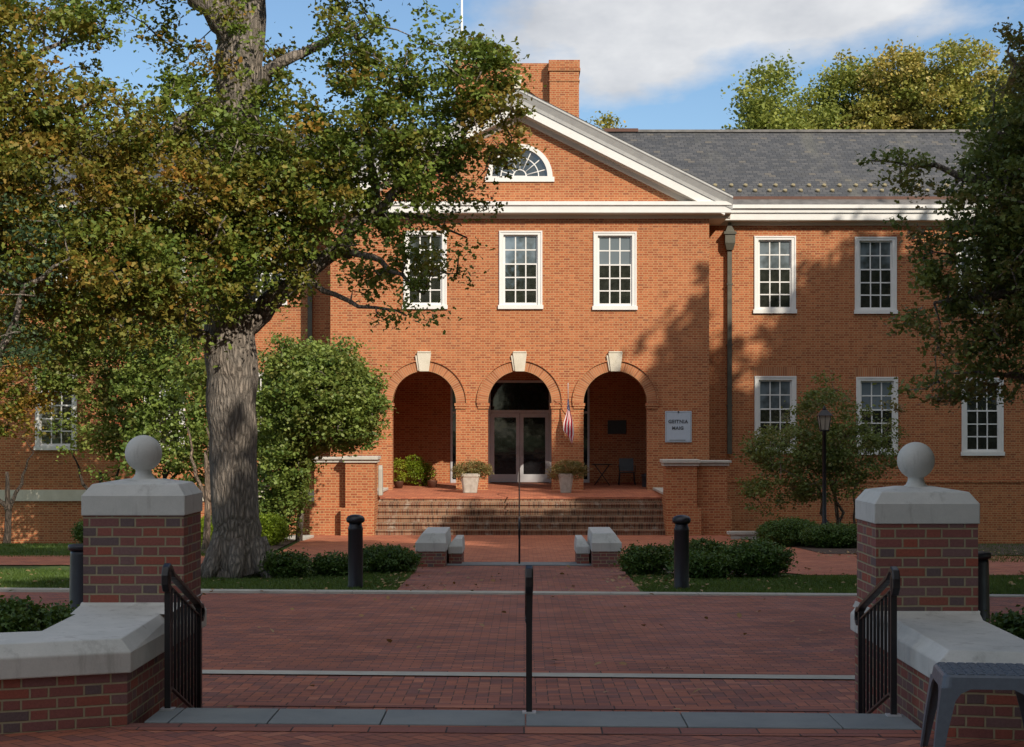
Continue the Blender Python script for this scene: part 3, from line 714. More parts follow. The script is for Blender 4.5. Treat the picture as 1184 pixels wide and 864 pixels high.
# ------------------------------------------------------------------ things on and by the hall
x0, x1, z0, z1 = xf(769), xf(799.5), zf(511.5), zf(475.5)
sg = thing('wall_sign', 'pale grey board with two lines of lettering on the brick right of the arches', 'sign', ((x0+x1)/2, WY-.04, z0))
m = MB(); m.box(x0, x1, WY-.045, WY-.004, z0, z1); bevel(m.build('board', M['sign'], sg), .006)
m = MB()
for a in ((x0+.03, x1-.03, z0+.03, z0+.04), (x0+.03, x1-.03, z1-.04, z1-.03), (x0+.03, x0+.04, z0+.04, z1-.04), (x1-.04, x1-.03, z0+.04, z1-.04)): m.box(a[0], a[1], WY-.049, WY-.044, a[2], a[3])
m.box(x0+.14, x1-.2, WY-.049, WY-.044, z0+.055, z0+.085)
m.build('border', M['blind'], sg)
m = MB(); m.tube([(x0*.5+x1*.5, WY-.07, z1-.03), (x0*.5+x1*.5, WY-.04, z1-.03)], .028, 8); m.build('hanging_bolt', M['black'], sg)
def text(parent, s, size, cx, y, zc_, mat, name='lettering', bold=.006):
    cu = bpy.data.curves.new('t', 'FONT'); cu.body = s; cu.size = size; cu.align_x = 'CENTER'; cu.extrude = .003; cu.offset = bold; cu.space_character = 1.12
    ob = bpy.data.objects.new('t', cu); COL.objects.link(ob); dg = bpy.context.evaluated_depsgraph_get()
    me = bpy.data.meshes.new_from_object(ob.evaluated_get(dg)); bpy.data.objects.remove(ob)
    m = MB(); m.add([(cx+v.co.x, y-v.co.z, zc_+v.co.y) for v in me.vertices], [tuple(p.vertices) for p in me.polygons]); return m.build(name, mat, parent)
text(sg, 'GEITNIA', .155, (x0+x1)/2-.01, WY-.049, z0+.63, M['ink']); text(sg, 'MAIG', .145, (x0+x1)/2-.02, WY-.049, z0+.42, M['ink'])
# bronze plaque in porch
x0, x1, z0, z1 = xp(702.5), xp(724), zp(502), zp(486)
m = MB(); m.box(x0, x1, PY-.03, PY-.003, z0, z1); m.box(x0+.02, x1-.02, PY-.036, PY-.03, z0+.02, z1-.02)
tag(bevel(m.build('plaque', M['bronze']), .005), 'small dark bronze plaque on the back wall inside the right arch', 'plaque')
# flag
fx = xf(656.5); fy = WY-.35
fl = thing('flag', 'small red and white striped flag hanging limp from a short pole between two arches', 'flag', (fx, WY, zf(468)))
m = MB(); m.tube([(fx+.02, WY, zf(484)), (fx, WY-.45, zf(458)), (fx-.01, WY-.75, zf(444))], .013, 6); m.build('pole', M['alu'], fl)
m = MB(); m.tube([(fx+.02, WY, zf(484)), (fx+.018, WY-.06, zf(481))], .035, 8); m.build('bracket', M['bronze'], fl)
m = MB(); nu, nv_ = 26, 24; vs = []; fs = []; uvs = []
ztop, zbot = zf(462), zf(512.5)
for j in range(nv_+1):
    q = j/nv_; w = .07+.33*smooth((q-.12)/.4); w = w*(1-.62*max(0, q-.75)/.25)
    for i in range(nu+1):
        u = i/nu; fold = math.sin(u*math.pi*3.0+.6)*.035*min(1, .3+q*1.4)
        xl_ = np.interp(q, [0, .3, .6, .85, 1], [-.02, -.05, -.14, -.15, .0]); xr_ = np.interp(q, [0, .3, .5, .8, 1], [.02, .09, .16, .19, .13])
        vs.append((fx+xl_+(xr_-xl_)*u+.01*math.sin(q*6+u*3), WY-.42+fold, ztop+(zbot-ztop)*q*(.84+.16*smooth(u*1.3))))
for j in range(nv_):
    for i in range(nu): k = j*(nu+1)+i; fs.append((k, k+1, k+nu+2, k+nu+1))
mt, t = newmat('flag_cloth'); at_ = t.n('ShaderNodeAttribute', attribute_name='fl'); s_ = sep(t, at_.outputs['Vector'])
st_ = t.m('GREATER_THAN', t.m('FLOORED_MODULO', t.m('ADD', t.m('MULTIPLY', s_[0], 3.4), t.m('MULTIPLY', s_[1], .9)), 1.), .60)
c = t.mix(st_, (.42, .012, .03), (.74, .72, .70)); can = t.m('LESS_THAN', s_[1], .27); vor = t.n('ShaderNodeTexVoronoi'); t.put(vor.inputs[0], at_.outputs['Vector']); vor.inputs['Scale'].default_value = 14
blu = t.mix(t.m('LESS_THAN', vor.outputs[0], .28), (.05, .06, .14), (.6, .6, .62)); c = t.mix(can, c, blu)
t.out(t.principled(c, .8)); M['flag'] = mt
m.add(vs, fs, True); o = m.build('cloth', mt, fl)
a = o.data.attributes.new('fl', 'FLOAT_VECTOR', 'POINT')
a.data.foreach_set('vector', np.array([(i/nu, j/nv_, 0) for j in range(nv_+1) for i in range(nu+1)], dtype=float).ravel())
# flagpole
X, Y, _ = at(534, 0, 66.5); m = MB(); m.tube([(X, Y, 9), (X, Y, 15), (X, Y, 21)], [.06, .05, .035], 10)
fp = tag(m.build('flagpole', M['white']), 'slim white flagpole rising behind the twin chimney', 'flagpole')
# leaf cloud maker -----------------------------------------------------------------------------
def leaves_obj(name, pts, size, mat, parent, autumn, shape=6, up=.35, size_var=.35, bright=None, aspect=.62, seed=1):
    """one mesh of folded leaf faces at the given points; autumn: share 0..1 per leaf"""
    r = np.random.default_rng(seed); n = len(pts); pts = np.asarray(pts)
    nrm = r.normal(size=(n, 3)); nrm[:, 2] = np.abs(nrm[:, 2])+up; nrm /= np.linalg.norm(nrm, axis=1)[:, None]
    a = r.normal(size=(n, 3)); a -= nrm*np.sum(a*nrm, 1)[:, None]; a /= np.linalg.norm(a, axis=1)[:, None]; b = np.cross(nrm, a)
    sz = size*(1+(size_var+.1)*r.uniform(-1, 1, n))
    if shape == 6: tpl = np.array([(-.5, 0, 0), (-.18, .42, .09), (.22, .36, .07), (.5, 0, -.03), (.22, -.36, .07), (-.18, -.42, .09)])
    elif shape == 8: tpl = np.array([(-.5, 0, 0), (-.30, .30, .05), (-.02, .24, .05), (.16, .46, .1), (.5, 0, -.05), (.16, -.46, .1), (-.02, -.24, .05), (-.30, -.30, .05)])
    else: tpl = np.array([(-.5, 0, 0), (0, .4, .06), (.5, 0, 0), (0, -.4, .06)])
    k = len(tpl); L = tpl[:, 0]; W_ = tpl[:, 1]*aspect/.62*.8; H_ = tpl[:, 2]
    co = pts[:, None, :] + sz[:, None, None]*(L[None, :, None]*a[:, None, :]+W_[None, :, None]*b[:, None, :]+H_[None, :, None]*nrm[:, None, :])
    co = co.reshape(-1, 3)-np.array(wloc(parent)) if parent else co.reshape(-1, 3)
    me = bpy.data.meshes.new(name); me.vertices.add(n*k); me.vertices.foreach_set('co', co.ravel())
    me.loops.add(n*k); me.loops.foreach_set('vertex_index', np.arange(n*k, dtype=np.int32))
    me.polygons.add(n); me.polygons.foreach_set('loop_start', np.arange(0, n*k, k, dtype=np.int32)); me.polygons.foreach_set('loop_total', np.full(n, k, np.int32))
    at2 = me.attributes.new('tint', 'FLOAT_VECTOR', 'POINT')
    br = r.uniform(0, 1, n) if bright is None else np.clip(bright+r.uniform(-.35, .35, n), 0, 1)
    tn = np.stack([np.clip(autumn, 0, 1), br, r.uniform(0, 1, n)], 1); at2.data.foreach_set('vector', np.repeat(tn, k, axis=0).ravel())
    me.update(); return link(name, me, mat, parent)
def clumps(ells, per_m3, r0, nper, seed, shell=.55, sizejit=.4):
    """ells: (centre, (rx,ry,rz), density) -> cluster centres and leaf points with per-cluster tone"""
    r = np.random.default_rng(seed); P = []; C = []; T = []; B = []
    for c, rad, dens in ells:
        vol = 4/3*math.pi*rad[0]*rad[1]*rad[2]; n = max(3, int(vol*per_m3*dens))
        d = r.normal(size=(n, 3)); d /= np.linalg.norm(d, axis=1)[:, None]; rr = r.uniform(0, 1, n)**(1/3.)
        rr = np.where(r.uniform(0, 1, n) < shell, .75+.3*r.uniform(0, 1, n), rr)
        cc = np.array(c)+d*rr[:, None]*np.array(rad)
        C.append(cc); t0 = r.normal()*.2
        for q in cc:
            m_ = int(nper*r.uniform(.5, 1.5)); s = r0*r.uniform(1-sizejit, 1+sizejit)
            pp = q+r.normal(size=(m_, 3))*s*np.array((1, 1, .6)); P.append(pp); t1 = t0+max(-.3, r.normal()*.26); b1 = .5+r.normal()*.25
            T.append(np.full(m_, t1)+r.normal(size=m_)*.1); B.append(np.full(m_, b1))
    return np.concatenate(C), np.concatenate(P), np.concatenate(T), np.concatenate(B)
def wobble(path, rads, k, amp, seed):
    """refine a polyline with small wander"""
    r = random.Random(seed); P = [Vector(p) for p in path]; out = []; rr = []
    for i in range(len(P)-1):
        for j in range(k):
            u = j/k; p = P[i].lerp(P[i+1], u)
            if i or j: p = p+Vector((r.uniform(-amp, amp), r.uniform(-amp, amp), r.uniform(-amp, amp)*.5))
            out.append(p); rr.append(rads[i]*(1-u)+rads[i+1]*u)
    out.append(P[-1]); rr.append(rads[-1]); return out, rr
def limbs_for(mb, hubs, centres, frac, seed, r=.025, sag=.1, maxd=1.5):
    rr = random.Random(seed)
    H = [Vector(h) for h in hubs]
    for c in centres:
        if rr.random() > frac: continue
        c = Vector(c); h = min(H, key=lambda q: (q-c).length)
        if (h-c).length > maxd: continue
        H.append(c)
        mid = h.lerp(c, .5)+Vector((rr.uniform(-.15, .15), rr.uniform(-.15, .15), sag*rr.uniform(-1, 1.5)))
        mb.tube([h, mid, c], [r, r*.6, r*.25], 5)

# potted plants
def planter(px0, px1, py_bot, py_top, fol, label, seed):
    Y = 55.6; x0, _, _ = at(px0, 0, Y); x1, _, _ = at(px1, 0, Y); zb = doorfl(Y); c = (x0+x1)/2; w = (x1-x0)/2; h = .62
    t = thing('planter', label, 'planter', (c, Y, zb), 'planters either side of the doors')
    m = MB(); k = .70
    def ring(s, z): return [(c+s*q[0], Y+s*q[1], z) for q in ((-1, -.75), (-.75, -1), (.75, -1), (1, -.75), (1, .75), (.75, 1), (-.75, 1), (-1, .75))]
    m.stack([ring(w*k, zb), ring(w*.72, zb+.08), ring(w*.92, zb+h-.12), ring(w, zb+h-.1), ring(w, zb+h), ring(w*.88, zb+h), ring(w*.86, zb+h-.06)])
    bevel(m.build('pot', M['pot'], t), .012)
    a, b = fol; fc = at((a+b)/2, 0, Y)[0]; fw = (b-a)/2*Y/F
    ce = [((fc, Y, zb+h+.16), (fw, .36, .22), 1.), ((fc-fw*.5, Y, zb+h-.02), (fw*.5, .3, .2), .8), ((fc+fw*.5, Y, zb+h), (fw*.5, .3, .18), .8)]
    _, P, T, B = clumps(ce, 700, .06, 22, seed); leaves_obj('foliage', P, .075, M['leaf_pot'], t, T+.35, 4, seed=seed, bright=B, aspect=.3)
    return t
planter(532, 555, 0, 0, (524, 567), 'whitewashed square pot with wispy plants on the porch left of the doors', 3)
planter(645.5, 663, 0, 0, (636, 678), 'weathered tapering pot with wispy plants on the porch right of the doors', 4)
def porch_plant(ells, label, seed, mat, tn=.0):
    c0 = ells[0][0]; t = thing('potted_fern', label, 'plant', (c0[0], c0[1], doorfl(c0[1])))
    _, P, T, B = clumps(ells, 700, .05, 14, seed); leaves_obj('foliage', P, .05, mat, t, T+tn, 4, seed=seed, bright=B)
    m = MB(); m.lathe([(.12, 0), (.17, .22), (.18, .24), (.15, .24), (.14, .2)], (c0[0], c0[1], doorfl(c0[1])), 14); m.build('pot', M['brown_gutter'], t); return t
Yp = 58.6
def P3(px, py, Y=Yp): return at(px, py, Y)
porch_plant([(P3(461, 545, 57.9), (.22, .2, .5), 1.), (P3(459, 535, 57.9), (.14, .15, .2), 1.2), (P3(468, 548, 57.9), (.07, .1, .25), 1.)], 'bright lime leafy plant against the left jamb of the left arch', 11, M['leaf_lime'], .3)
porch_plant([(P3(486, 547, 59.2), (.45, .35, .45), 1.), (P3(478, 538, 59.2), (.35, .3, .35), 1.), (P3(495, 550, 59.2), (.25, .25, .35), 1.)], 'wide darker green fern mound inside the left arch', 12, M['leaf_lime'], -.4)
porch_plant([(P3(500, 547, 58.2), (.08, .08, .2), 1.3)], 'tiny lime sprig beside the fern mound inside the left arch', 13, M['leaf_lime'], .2)
# patio chair, table, urn
Yc = 59.6; fzc = doorfl(Yc)
ch_x = xp(722)
t = thing('patio_chair', 'black metal patio chair in the shade inside the right arch', 'chair', (ch_x, Yc, fzc))
m = MB(); m.box(ch_x-.26, ch_x+.26, Yc-.24, Yc+.24, fzc+.42, fzc+.46); bevel(m.build('seat', M['black'], t), .01)
m = MB(); m.stack([[(ch_x-.25, Yc+.22, fzc+.48), (ch_x+.25, Yc+.22, fzc+.48), (ch_x+.25, Yc+.25, fzc+.48), (ch_x-.25, Yc+.25, fzc+.48)], [(ch_x-.25, Yc+.32, fzc+.92), (ch_x+.25, Yc+.32, fzc+.92), (ch_x+.25, Yc+.35, fzc+.92), (ch_x-.25, Yc+.35, fzc+.92)]]); m.build('backrest', M['black'], t)
for a in (-1, 1):
    for b in (-1, 1): m = MB(); m.tube([(ch_x+a*.24, Yc+b*.22, fzc+.42), (ch_x+a*.28, Yc+b*.27, fzc)], .016, 7); m.build('leg', M['black'], t)
    m = MB(); m.tube([(ch_x+a*.27, Yc-.22, fzc+.44), (ch_x+a*.28, Yc-.22, fzc+.66), (ch_x+a*.28, Yc+.28, fzc+.68)], .016, 7); m.build('armrest', M['black'], t)
tx = xp(694)
t = thing('patio_table', 'small dark metal bistro table with crossed legs inside the right arch', 'table', (tx, Yc, fzc))
m = MB(); m.lathe([(.3, .70), (.36, .70), (.36, .73), (.0, .73)], (tx, Yc, fzc), 22); m.build('tabletop', M['black'], t)
for a in (-1, 1):
    for b in (-1, 1): m = MB(); m.tube([(tx+a*.25, Yc+b*.12, fzc+.70), (tx, Yc+b*.12, fzc+.36), (tx-a*.26, Yc+b*.12, fzc)], .014, 7); m.build('leg', M['black'], t)
ux = xp(742)
t = thing('ash_urn', 'small dark grey bin at the right jamb of the right arch', 'bin', (ux, 58.6, doorfl(58.6)))
m = MB(); m.lathe([(.13, 0), (.15, .02), (.17, .36), (.18, .36), (.18, .40)], (ux, 58.6, doorfl(58.6)), 18); m.build('body', mat_simple('grey_bin', (.06, .07, .08), .5), t)
m = MB(); m.lathe([(.185, .40), (.185, .425), (.10, .45)], (ux, 58.6, doorfl(58.6)), 18); m.build('lid', M['black'], t)

# stone bench behind the hedge
bxx = at(861, 0, 49.)[0]; gb = gh(bxx, 49)
t = thing('stone_bench', 'pale stone bench half hidden by the hedge right of the steps', 'bench', (bxx, 49, gb))
zt_ = EYE-(614.5-CY)*49/F
m = MB(); m.box(bxx-.49, bxx+.49, 48.8, 49.2, zt_-.09, zt_); bevel(m.build('seat', M['coping'], t), .015)
for s in (-1, 1): m = MB(); m.box(bxx+s*.28-.1, bxx+s*.28+.1, 48.85, 49.15, gb-.05, zt_-.09); m.build('leg', M['coping'], t)
m = MB(); m.box(bxx-.40, bxx+.40, 48.86, 48.94, zt_-.2, zt_-.092); m.build('apron', M['coping'], t)

# low walls at the head of the entry path
def low_wall(s, label):
    g0 = gh(0, 35)
    if s < 0: big = (at(480, 0, 34.3)[0], at(516, 0, 34.3)[0]); sm = (big[1], at(535, 0, 35)[0])
    else: big = (at(684, 0, 34.3)[0], at(719, 0, 34.3)[0]); sm = (at(666, 0, 35)[0], big[0])
    t = thing('low_wall', label, 'low wall', (sum(big)/2, 34.8, g0), 'stepped low walls flanking the entry path')
    def pair(x0, x1, y0, y1, h, cap):
        ca, cbb = (.13, .02) if s < 0 else (.02, .13)
        m = MB(); m.box(x0+.02, x1-.02, y0+.02, y1, g0-.1, g0+h-cap); m.build('brick_base', M['brick_near'], t)
        m = MB(); zb, zt = g0+h-cap, g0+h; zmid = zb+cap*.48
        m.stack([[(x0, y0, zb), (x1, y0, zb), (x1, y1, zb), (x0, y1, zb)], [(x0, y0, zmid), (x1, y0, zmid), (x1, y1, zmid), (x0, y1, zmid)],
                 [(x0+ca, y0+.14, zt), (x1-cbb, y0+.14, zt), (x1-cbb, y1, zt), (x0+ca, y1, zt)]])
        bevel(m.build('stone_cap', M['limestone'], t), .012)
    pair(big[0], big[1], 34.3, 36.6, .70, .36)
    pair(sm[0]+(.004 if s < 0 else 0), sm[1]-(.004 if s > 0 else 0), 35.0, 36.3, .55, .30)
low_wall(-1, 'stepped stone-capped low brick wall on the left of the entry path')
low_wall(1, 'stepped stone-capped low brick wall on the right of the entry path')
# thin hand rails on the building side
def thin_rail(name, label, X, pts_top, posts):
    t = thing(name, label, 'handrail', (X, posts[0][0], posts[0][1]))
    m = MB(); m.tube([(X, y, z) for y, z in pts_top], .022, 8); m.build('handrail', M['black'], t)
    for (y, z0, z1) in posts: m = MB(); m.tube([(X, y, z0), (X, y, z1)], .019, 8); m.build('post', M['black'], t)
xr = at(600.5, 0, 35)[0]
g = gh(0, 35)
thin_rail('stair_rail', 'short thin black handrail on the stone sill between the low walls', xr, [(34.95, g+.55), (34.95, g+.88), (35.0, g+.93), (36.1, g+.93), (36.2, g+.88), (36.2, g+.6)], [(35.0, g+.04, g+.92), (36.1, g+.0, g+.92)])
xr2 = at(600.5, 0, 53)[0]
thin_rail('stair_rail', 'thin black centre handrail climbing the wide brick steps to the doors', xr2, [(51.7, zg0+.85), (51.9, zg0+.92), (53.5, doorfl(53.5)+.86), (54.0, doorfl(53.5)+.86)], [(51.9, zg0, zg0+.9), (53.75, doorfl(53.75), doorfl(53.5)+.86)])
bpy.data.objects['stair_rail'].name = 'stair_rail'

# ------------------------------------------------------------------ lamp post
lx, ly = at(953, 0, 46)[0], 46.; lg = gh(lx, ly)
t = thing('street_lamp', 'black post lamp with a four-sided frosted lantern before the right wing', 'street lamp', (lx, ly, lg))
m = MB(); zt_ = EYE-(498-CY)*46/F
m.lathe([(.13, 0), (.13, .10), (.10, .16), (.085, .5), (.095, .55), (.06, .62), (.05, zt_-lg-.12), (.075, zt_-lg-.10), (.05, zt_-lg-.04), (.07, zt_-lg)], (lx, ly, lg), 14); m.build('post', M['black'], t)
m = MB(); zl = zt_+.40
m.frustum((lx-.10, lx+.10, ly-.10, ly+.10), zt_+.02, (lx-.15, lx+.15, ly-.15, ly+.15), zl); m.build('lantern_glass', M['lampglass'], t)
m = MB()
for a in (-1, 1):
    for b in (-1, 1): m.tube([(lx+a*.10, ly+b*.10, zt_), (lx+a*.155, ly+b*.155, zl)], .012, 5)
    m.tube([(lx+a*.0, ly-.105, zt_), (lx, ly-.155, zl)], .007, 4)
m.box(lx-.12, lx+.12, ly-.12, ly+.12, zt_-.02, zt_+.02); m.build('lantern_frame', M['black'], t)
m = MB(); m.frustum((lx-.20, lx+.20, ly-.20, ly+.20), zl, (lx-.07, lx+.07, ly-.07, ly+.07), zl+.15); m.lathe([(.05, .15), (.06, .18), (.02, .22), (.025, .25), (.0, .27)], (lx, ly, zl), 10); m.build('lantern_roof', M['black'], t)

# ------------------------------------------------------------------ bollards
bz = gh(-3, 28.2)
def bollard_proto(loc, label):
    t = thing('bollard', label, 'bollard', loc, 'black round-capped bollards on the lawn')
    m = MB(); m.lathe([(.135, -.05), (.135, .02), (.122, .08), (.12, .95), (.125, .96), (.118, 1.0), (.105, 1.03), (.105, 1.07)], loc, 24); m.build('shaft', M['bollard'], t)
    m = MB(); m.lathe([(.11, 1.07), (.145, 1.09), (.152, 1.12), (.148, 1.15), (.12, 1.185), (.06, 1.205), (.0, 1.21)], loc, 24); m.build('cap', M['bollard'], t)
    return t
Yb = gz(0, 681); p = at(411, 0, Yb)
b0 = bollard_proto((p[0], Yb, gh(p[0], Yb)), 'black round-capped bollard on the lawn left of the entry path')
o = copy_tree(b0); o['label'] = 'black round-capped bollard on the lawn right of the entry path'
Yq = gz(0, 682.5); x = at(788, 0, Yq)[0]; o.location = (x, Yq, gh(x, Yq))
for px, Yq, ytop, lab in ((79, 18.2, 629.5, 'flat-capped black post half hidden behind the left gate pier'), (1145.5, 16.8, 638.5, 'flat-capped black post half hidden behind the right gate pier')):
    sg_ = 1 if px < 600 else -1; x = at(px, 0, Yq)[0]+sg_*.16; z0 = gh(x, Yq); zt_ = EYE-(ytop-CY)*Yq/F
    t = thing('roadside_post', lab, 'post', (x, Yq, z0), 'flat-capped black posts behind the gate piers'); h = zt_-z0
    m = MB(); m.lathe([(.165, -.05), (.165, .03), (.155, .06), (.138, h-.10), (.13, h-.05)], (x, Yq, z0), 22); m.build('shaft', M['bollard'], t)
    m = MB(); m.lathe([(.15, h-.06), (.16, h-.05), (.16, h-.015), (.152, h), (.0, h+.004)], (x, Yq, z0), 22); m.build('cap', M['bollard'], t)

# ------------------------------------------------------------------ gate piers
def offset_poly(poly, d):
    n = len(poly); out = []
    for i in range(n):
        p0, p1, p2 = Vector(poly[i-1]), Vector(poly[i]), Vector(poly[(i+1) % n])
        e1 = (p1-p0).normalized(); e2 = (p2-p1).normalized(); n1 = Vector((-e1.y, e1.x)); n2 = Vector((-e2.y, e2.x))
        b = (n1+n2); k = d/max(.2, (1+n1.dot(n2))); out.append(tuple(p1+b*k))
    return out
def gate(s, label, pil, hz, inner_x, front, far, leg_out, leg_wid, outer_x, zt_low):
    """s=-1 left, +1 right. pil=(x0,x1,y0,y1); polygons are counter-clockwise seen from above"""
    cxp = (pil[0]+pil[1])/2; cyp = (pil[2]+pil[3])/2
    t = thing('gate_pier', label, 'gate pier', (cxp, cyp, 0), 'brick gate piers with ball finials')
    # plan outline of low wall
    P = [(inner_x, front), (inner_x, far), (outer_x, far), (outer_x, 11.25 if s < 0 else 10.98), leg_wid, leg_out]
    if s < 0: poly = P                                  # inner front, inner far, outer far ... is counter-clockwise for the left side
    else: poly = P[::-1]
    area = sum(poly[i-1][0]*poly[i][1]-poly[i][0]*poly[i-1][1] for i in range(len(poly)))
    if area < 0: poly = poly[::-1]
    zb, zm, ztp = .335, .465, .545
    inn = offset_poly(poly, .03)
    m = MB(); m.stack([[(x, y, -.6) for x, y in inn], [(x, y, zb) for x, y in inn]])
    wall = m.build('low_wall', M['brick_near'], t)
    # brick uv along every slanted face
    me = wall.data; u = me.uv_layers[0].data; ow = wloc(wall)
    for pg in me.polygons:
        if abs(pg.normal.z) < .5:
            dx, dy = -pg.normal.y, pg.normal.x
            for li in pg.loop_indices:
                q = me.vertices[me.loops[li].vertex_index].co+ow; u[li].uv = (q.x*dx+q.y*dy, q.z)
    top = offset_poly(poly, .075)
    m = MB()
    # the flat top climbs gently towards the pillar
    if s > 0: zb, zm, ztp = .325, .455, .525
    def zt(x, y): return ztp+(hz-ztp)*max(0, min(1, (y-10.9)/1.45))*(1 if abs(x) < 3.6 else 0)
    m.stack([[(x, y, zb) for x, y in poly], [(x, y, zm) for x, y in poly], [(x, y, zt(x, y)) for x, y in top]])
    o = m.build('stone_coping', M['limestone'], t); bevel(o, .008)
    # flared stone foot of the pillar
    x0, x1, y0, y1 = pil
    m = MB(); f = hz
    m.stack([[(x0-.0, y0-.30, f-.03), (x1-.05, y0-.30, f-.03), (x1-.05, y1+.1, f-.03), (x0-.0, y1+.1, f-.03)],
             [(x0+.0, y0-.03, f+.003), (x1-.01, y0-.03, f+.003), (x1-.01, y1+.02, f+.003), (x0+.0, y1+.02, f+.003)],
             [(x0+.0, y0-.0, f+.02), (x1-.0, y0-.0, f+.02), (x1-.0, y1+.0, f+.02), (x0+.0, y1+.0, f+.02)]])
    m.build('pillar_foot', M['limestone'], t)
    dz = pil_dz = (-.05 if s > 0 else 0.)
    cb, cf, ct = 1.244+dz, 1.385+dz, 1.467+dz
    m = MB(); m.box(x0+.012, x1-.012, y0+.012, y1-.012, f-.02, cb); m.build('pillar', M['brick_near'], t)
    m = MB(); a = .062
    q = lambda e, z: [(x0+e, y0+e, z), (x1-e, y0+e, z), (x1-e, y1-e, z), (x0+e, y1-e, z)]
    m.stack([q(0, cb), q(0, cf), q(a, ct), q(.24, ct+.03)]); bevel(m.build('pillar_cap', M['limestone'], t), .007, 3)
    m = MB(); c = (cxp+.0, cyp, ct+.016); r = .134
    prof = [(.13, 0), (.10, .008), (.072, .028), (.060, .05), (.056, .075), (.060, .082)]
    zc_ = .082+math.sqrt(r*r-.06*.06)
    a0 = math.asin(.06/r)
    for k in range(1, 21): th = a0+(math.pi-a0)*k/20; prof.append((r*math.sin(th), zc_-r*math.cos(th)))
    prof[-1] = (.0005, zc_+r)
    m.lathe(prof, c, 36); m.build('ball_finial', M['limestone'], t)
    return t
gate(-1, 'left brick gate pier, ball finial on its stone cap, low wall curving off left', (-3.163, -2.421, 12.35, 13.03), .603, -2.462, 10.84, 13.42, (-7.5, 8.7), (-7.9, 9.6), -3.20, .55)
gate(1, 'right brick gate pier, ball finial on its stone cap, low wall behind the grey stool', (2.468, 3.212, 12.18, 12.90), .56, 2.498, 10.42, 13.25, (7.4, 9.35), (7.6, 10.2), 3.25, .53)

# ------------------------------------------------------------------ iron railings
def railing(label, X, y0, y1, balusters=True):
    t = thing('railing', label, 'railing', (X, y0, .012), 'black iron step railings')
    H = .905; drop = .33; L = y1-y0
    def zr(y): return .015+H-(y-y0)/L*drop
    def flatbar(m, pts, w, h): # flat strap following pts in the y-z plane
        rg = []
        for i, (y, z) in enumerate(pts):
            a, b = pts[max(i-1, 0)], pts[min(i+1, len(pts)-1)]; d = Vector((b[0]-a[0], b[1]-a[1])).normalized(); nn = (-d.y, d.x)
            rg.append([(X-w, y-nn[0]*h, z-nn[1]*h), (X+w, y-nn[0]*h, z-nn[1]*h), (X+w*.8, y+nn[0]*h, z+nn[1]*h), (X-w*.8, y+nn[0]*h, z+nn[1]*h)])
        m.stack(rg)
    m = MB(); y = y0; z = zr(y0)
    pts = [(y0-.01, z-.115), (y0-.055, z-.11), (y0-.085, z-.07), (y0-.085, z-.02), (y0-.06, z+.025), (y0-.01, z+.04), (y0+.04, z+.02)]
    pts += [(y0+.12, zr(y0+.12)+.01), (y0+L*.5, zr(y0+L*.5)+.01), (y1-.08, zr(y1-.08)+.01), (y1+.0, zr(y1)-.005), (y1+.07, zr(y1)-.01), (y1+.11, zr(y1)-.04), (y1+.11, zr(y1)-.085), (y1+.07, zr(y1)-.11), (y1+.03, zr(y1)-.10)]
    flatbar(m, pts, .028, .018); o = m.build('handrail', M['black'], t); bevel(o, .006)
    for (y, zb) in ((y0, .012), (y1, -.34)):
        m = MB(); m.box(X-.019, X+.019, y-.019, y+.019, zb, zr(y)); m.build('post', M['black'], t)
    m = MB(); m.box(X-.045, X+.045, y0-.045, y0+.045, .012, .022); m.build('base_plate', M['alu'], t)
    m = MB(); flatbar(m, [(y0+.02, zr(y0)-.09), (y1-.02, zr(y1)-.09+.02)], .014, .007); m.build('top_channel', M['black'], t)
    if balusters:
        m = MB(); flatbar(m, [(y0+.02, .13), (y0+.10, .14), (y1-.02, -.19)], .013, .008); m.build('bottom_rail', M['black'], t)
        for k in range(1, 9):
            y = y0+L*k/9; zb = .14-(y-y0-.1)/(L-.12)*.33 if y > y0+.1 else .13
            m = MB(); m.box(X-.0085, X+.0085, y-.0085, y+.0085, zb, zr(y)-.08); m.build('baluster', M['black'], t)
    else:
        m = MB(); flatbar(m, [(y0+.02, .13), (y1-.02, -.19)], .013, .008); m.build('bottom_rail', M['black'], t)
railing('black iron railing with thin balusters beside the left gate pier', -2.352, 11.42, 12.5)
railing('black iron railing with thin balusters beside the right gate pier', 2.385, 11.17, 12.25)
railing('single black iron railing standing in the middle of the stone threshold', .033, 11.28, 12.35)

# ------------------------------------------------------------------ grey stool at the right edge
rot = R(-7)
t = thing('stool', 'slate blue plastic stool with a grooved top in front of the right low wall', 'stool', (2.62, 9.82, 0)); ox, oy = 2.62, 9.82
def rp(x, y, z): return (ox+x*math.cos(rot)-y*math.sin(rot), oy+x*math.sin(rot)+y*math.cos(rot), z)
W2 = .265; TH = .50
def rr_ring(w, rad, z, n=5):
    out = []
    for (cx_, cy_, a0) in ((w-rad, w-rad, 0), (-w+rad, w-rad, 90), (-w+rad, -w+rad, 180), (w-rad, -w+rad, 270)):
        for i in range(n+1): a = R(a0+90*i/n); out.append(rp(cx_+rad*math.cos(a), cy_+rad*math.sin(a), z))
    return out
m = MB(); m.stack([rr_ring(W2+.012, .05, TH-.075), rr_ring(W2, .05, TH-.012), rr_ring(W2-.012, .045, TH)]); m.build('seat', M['stool'], t)
m = MB()
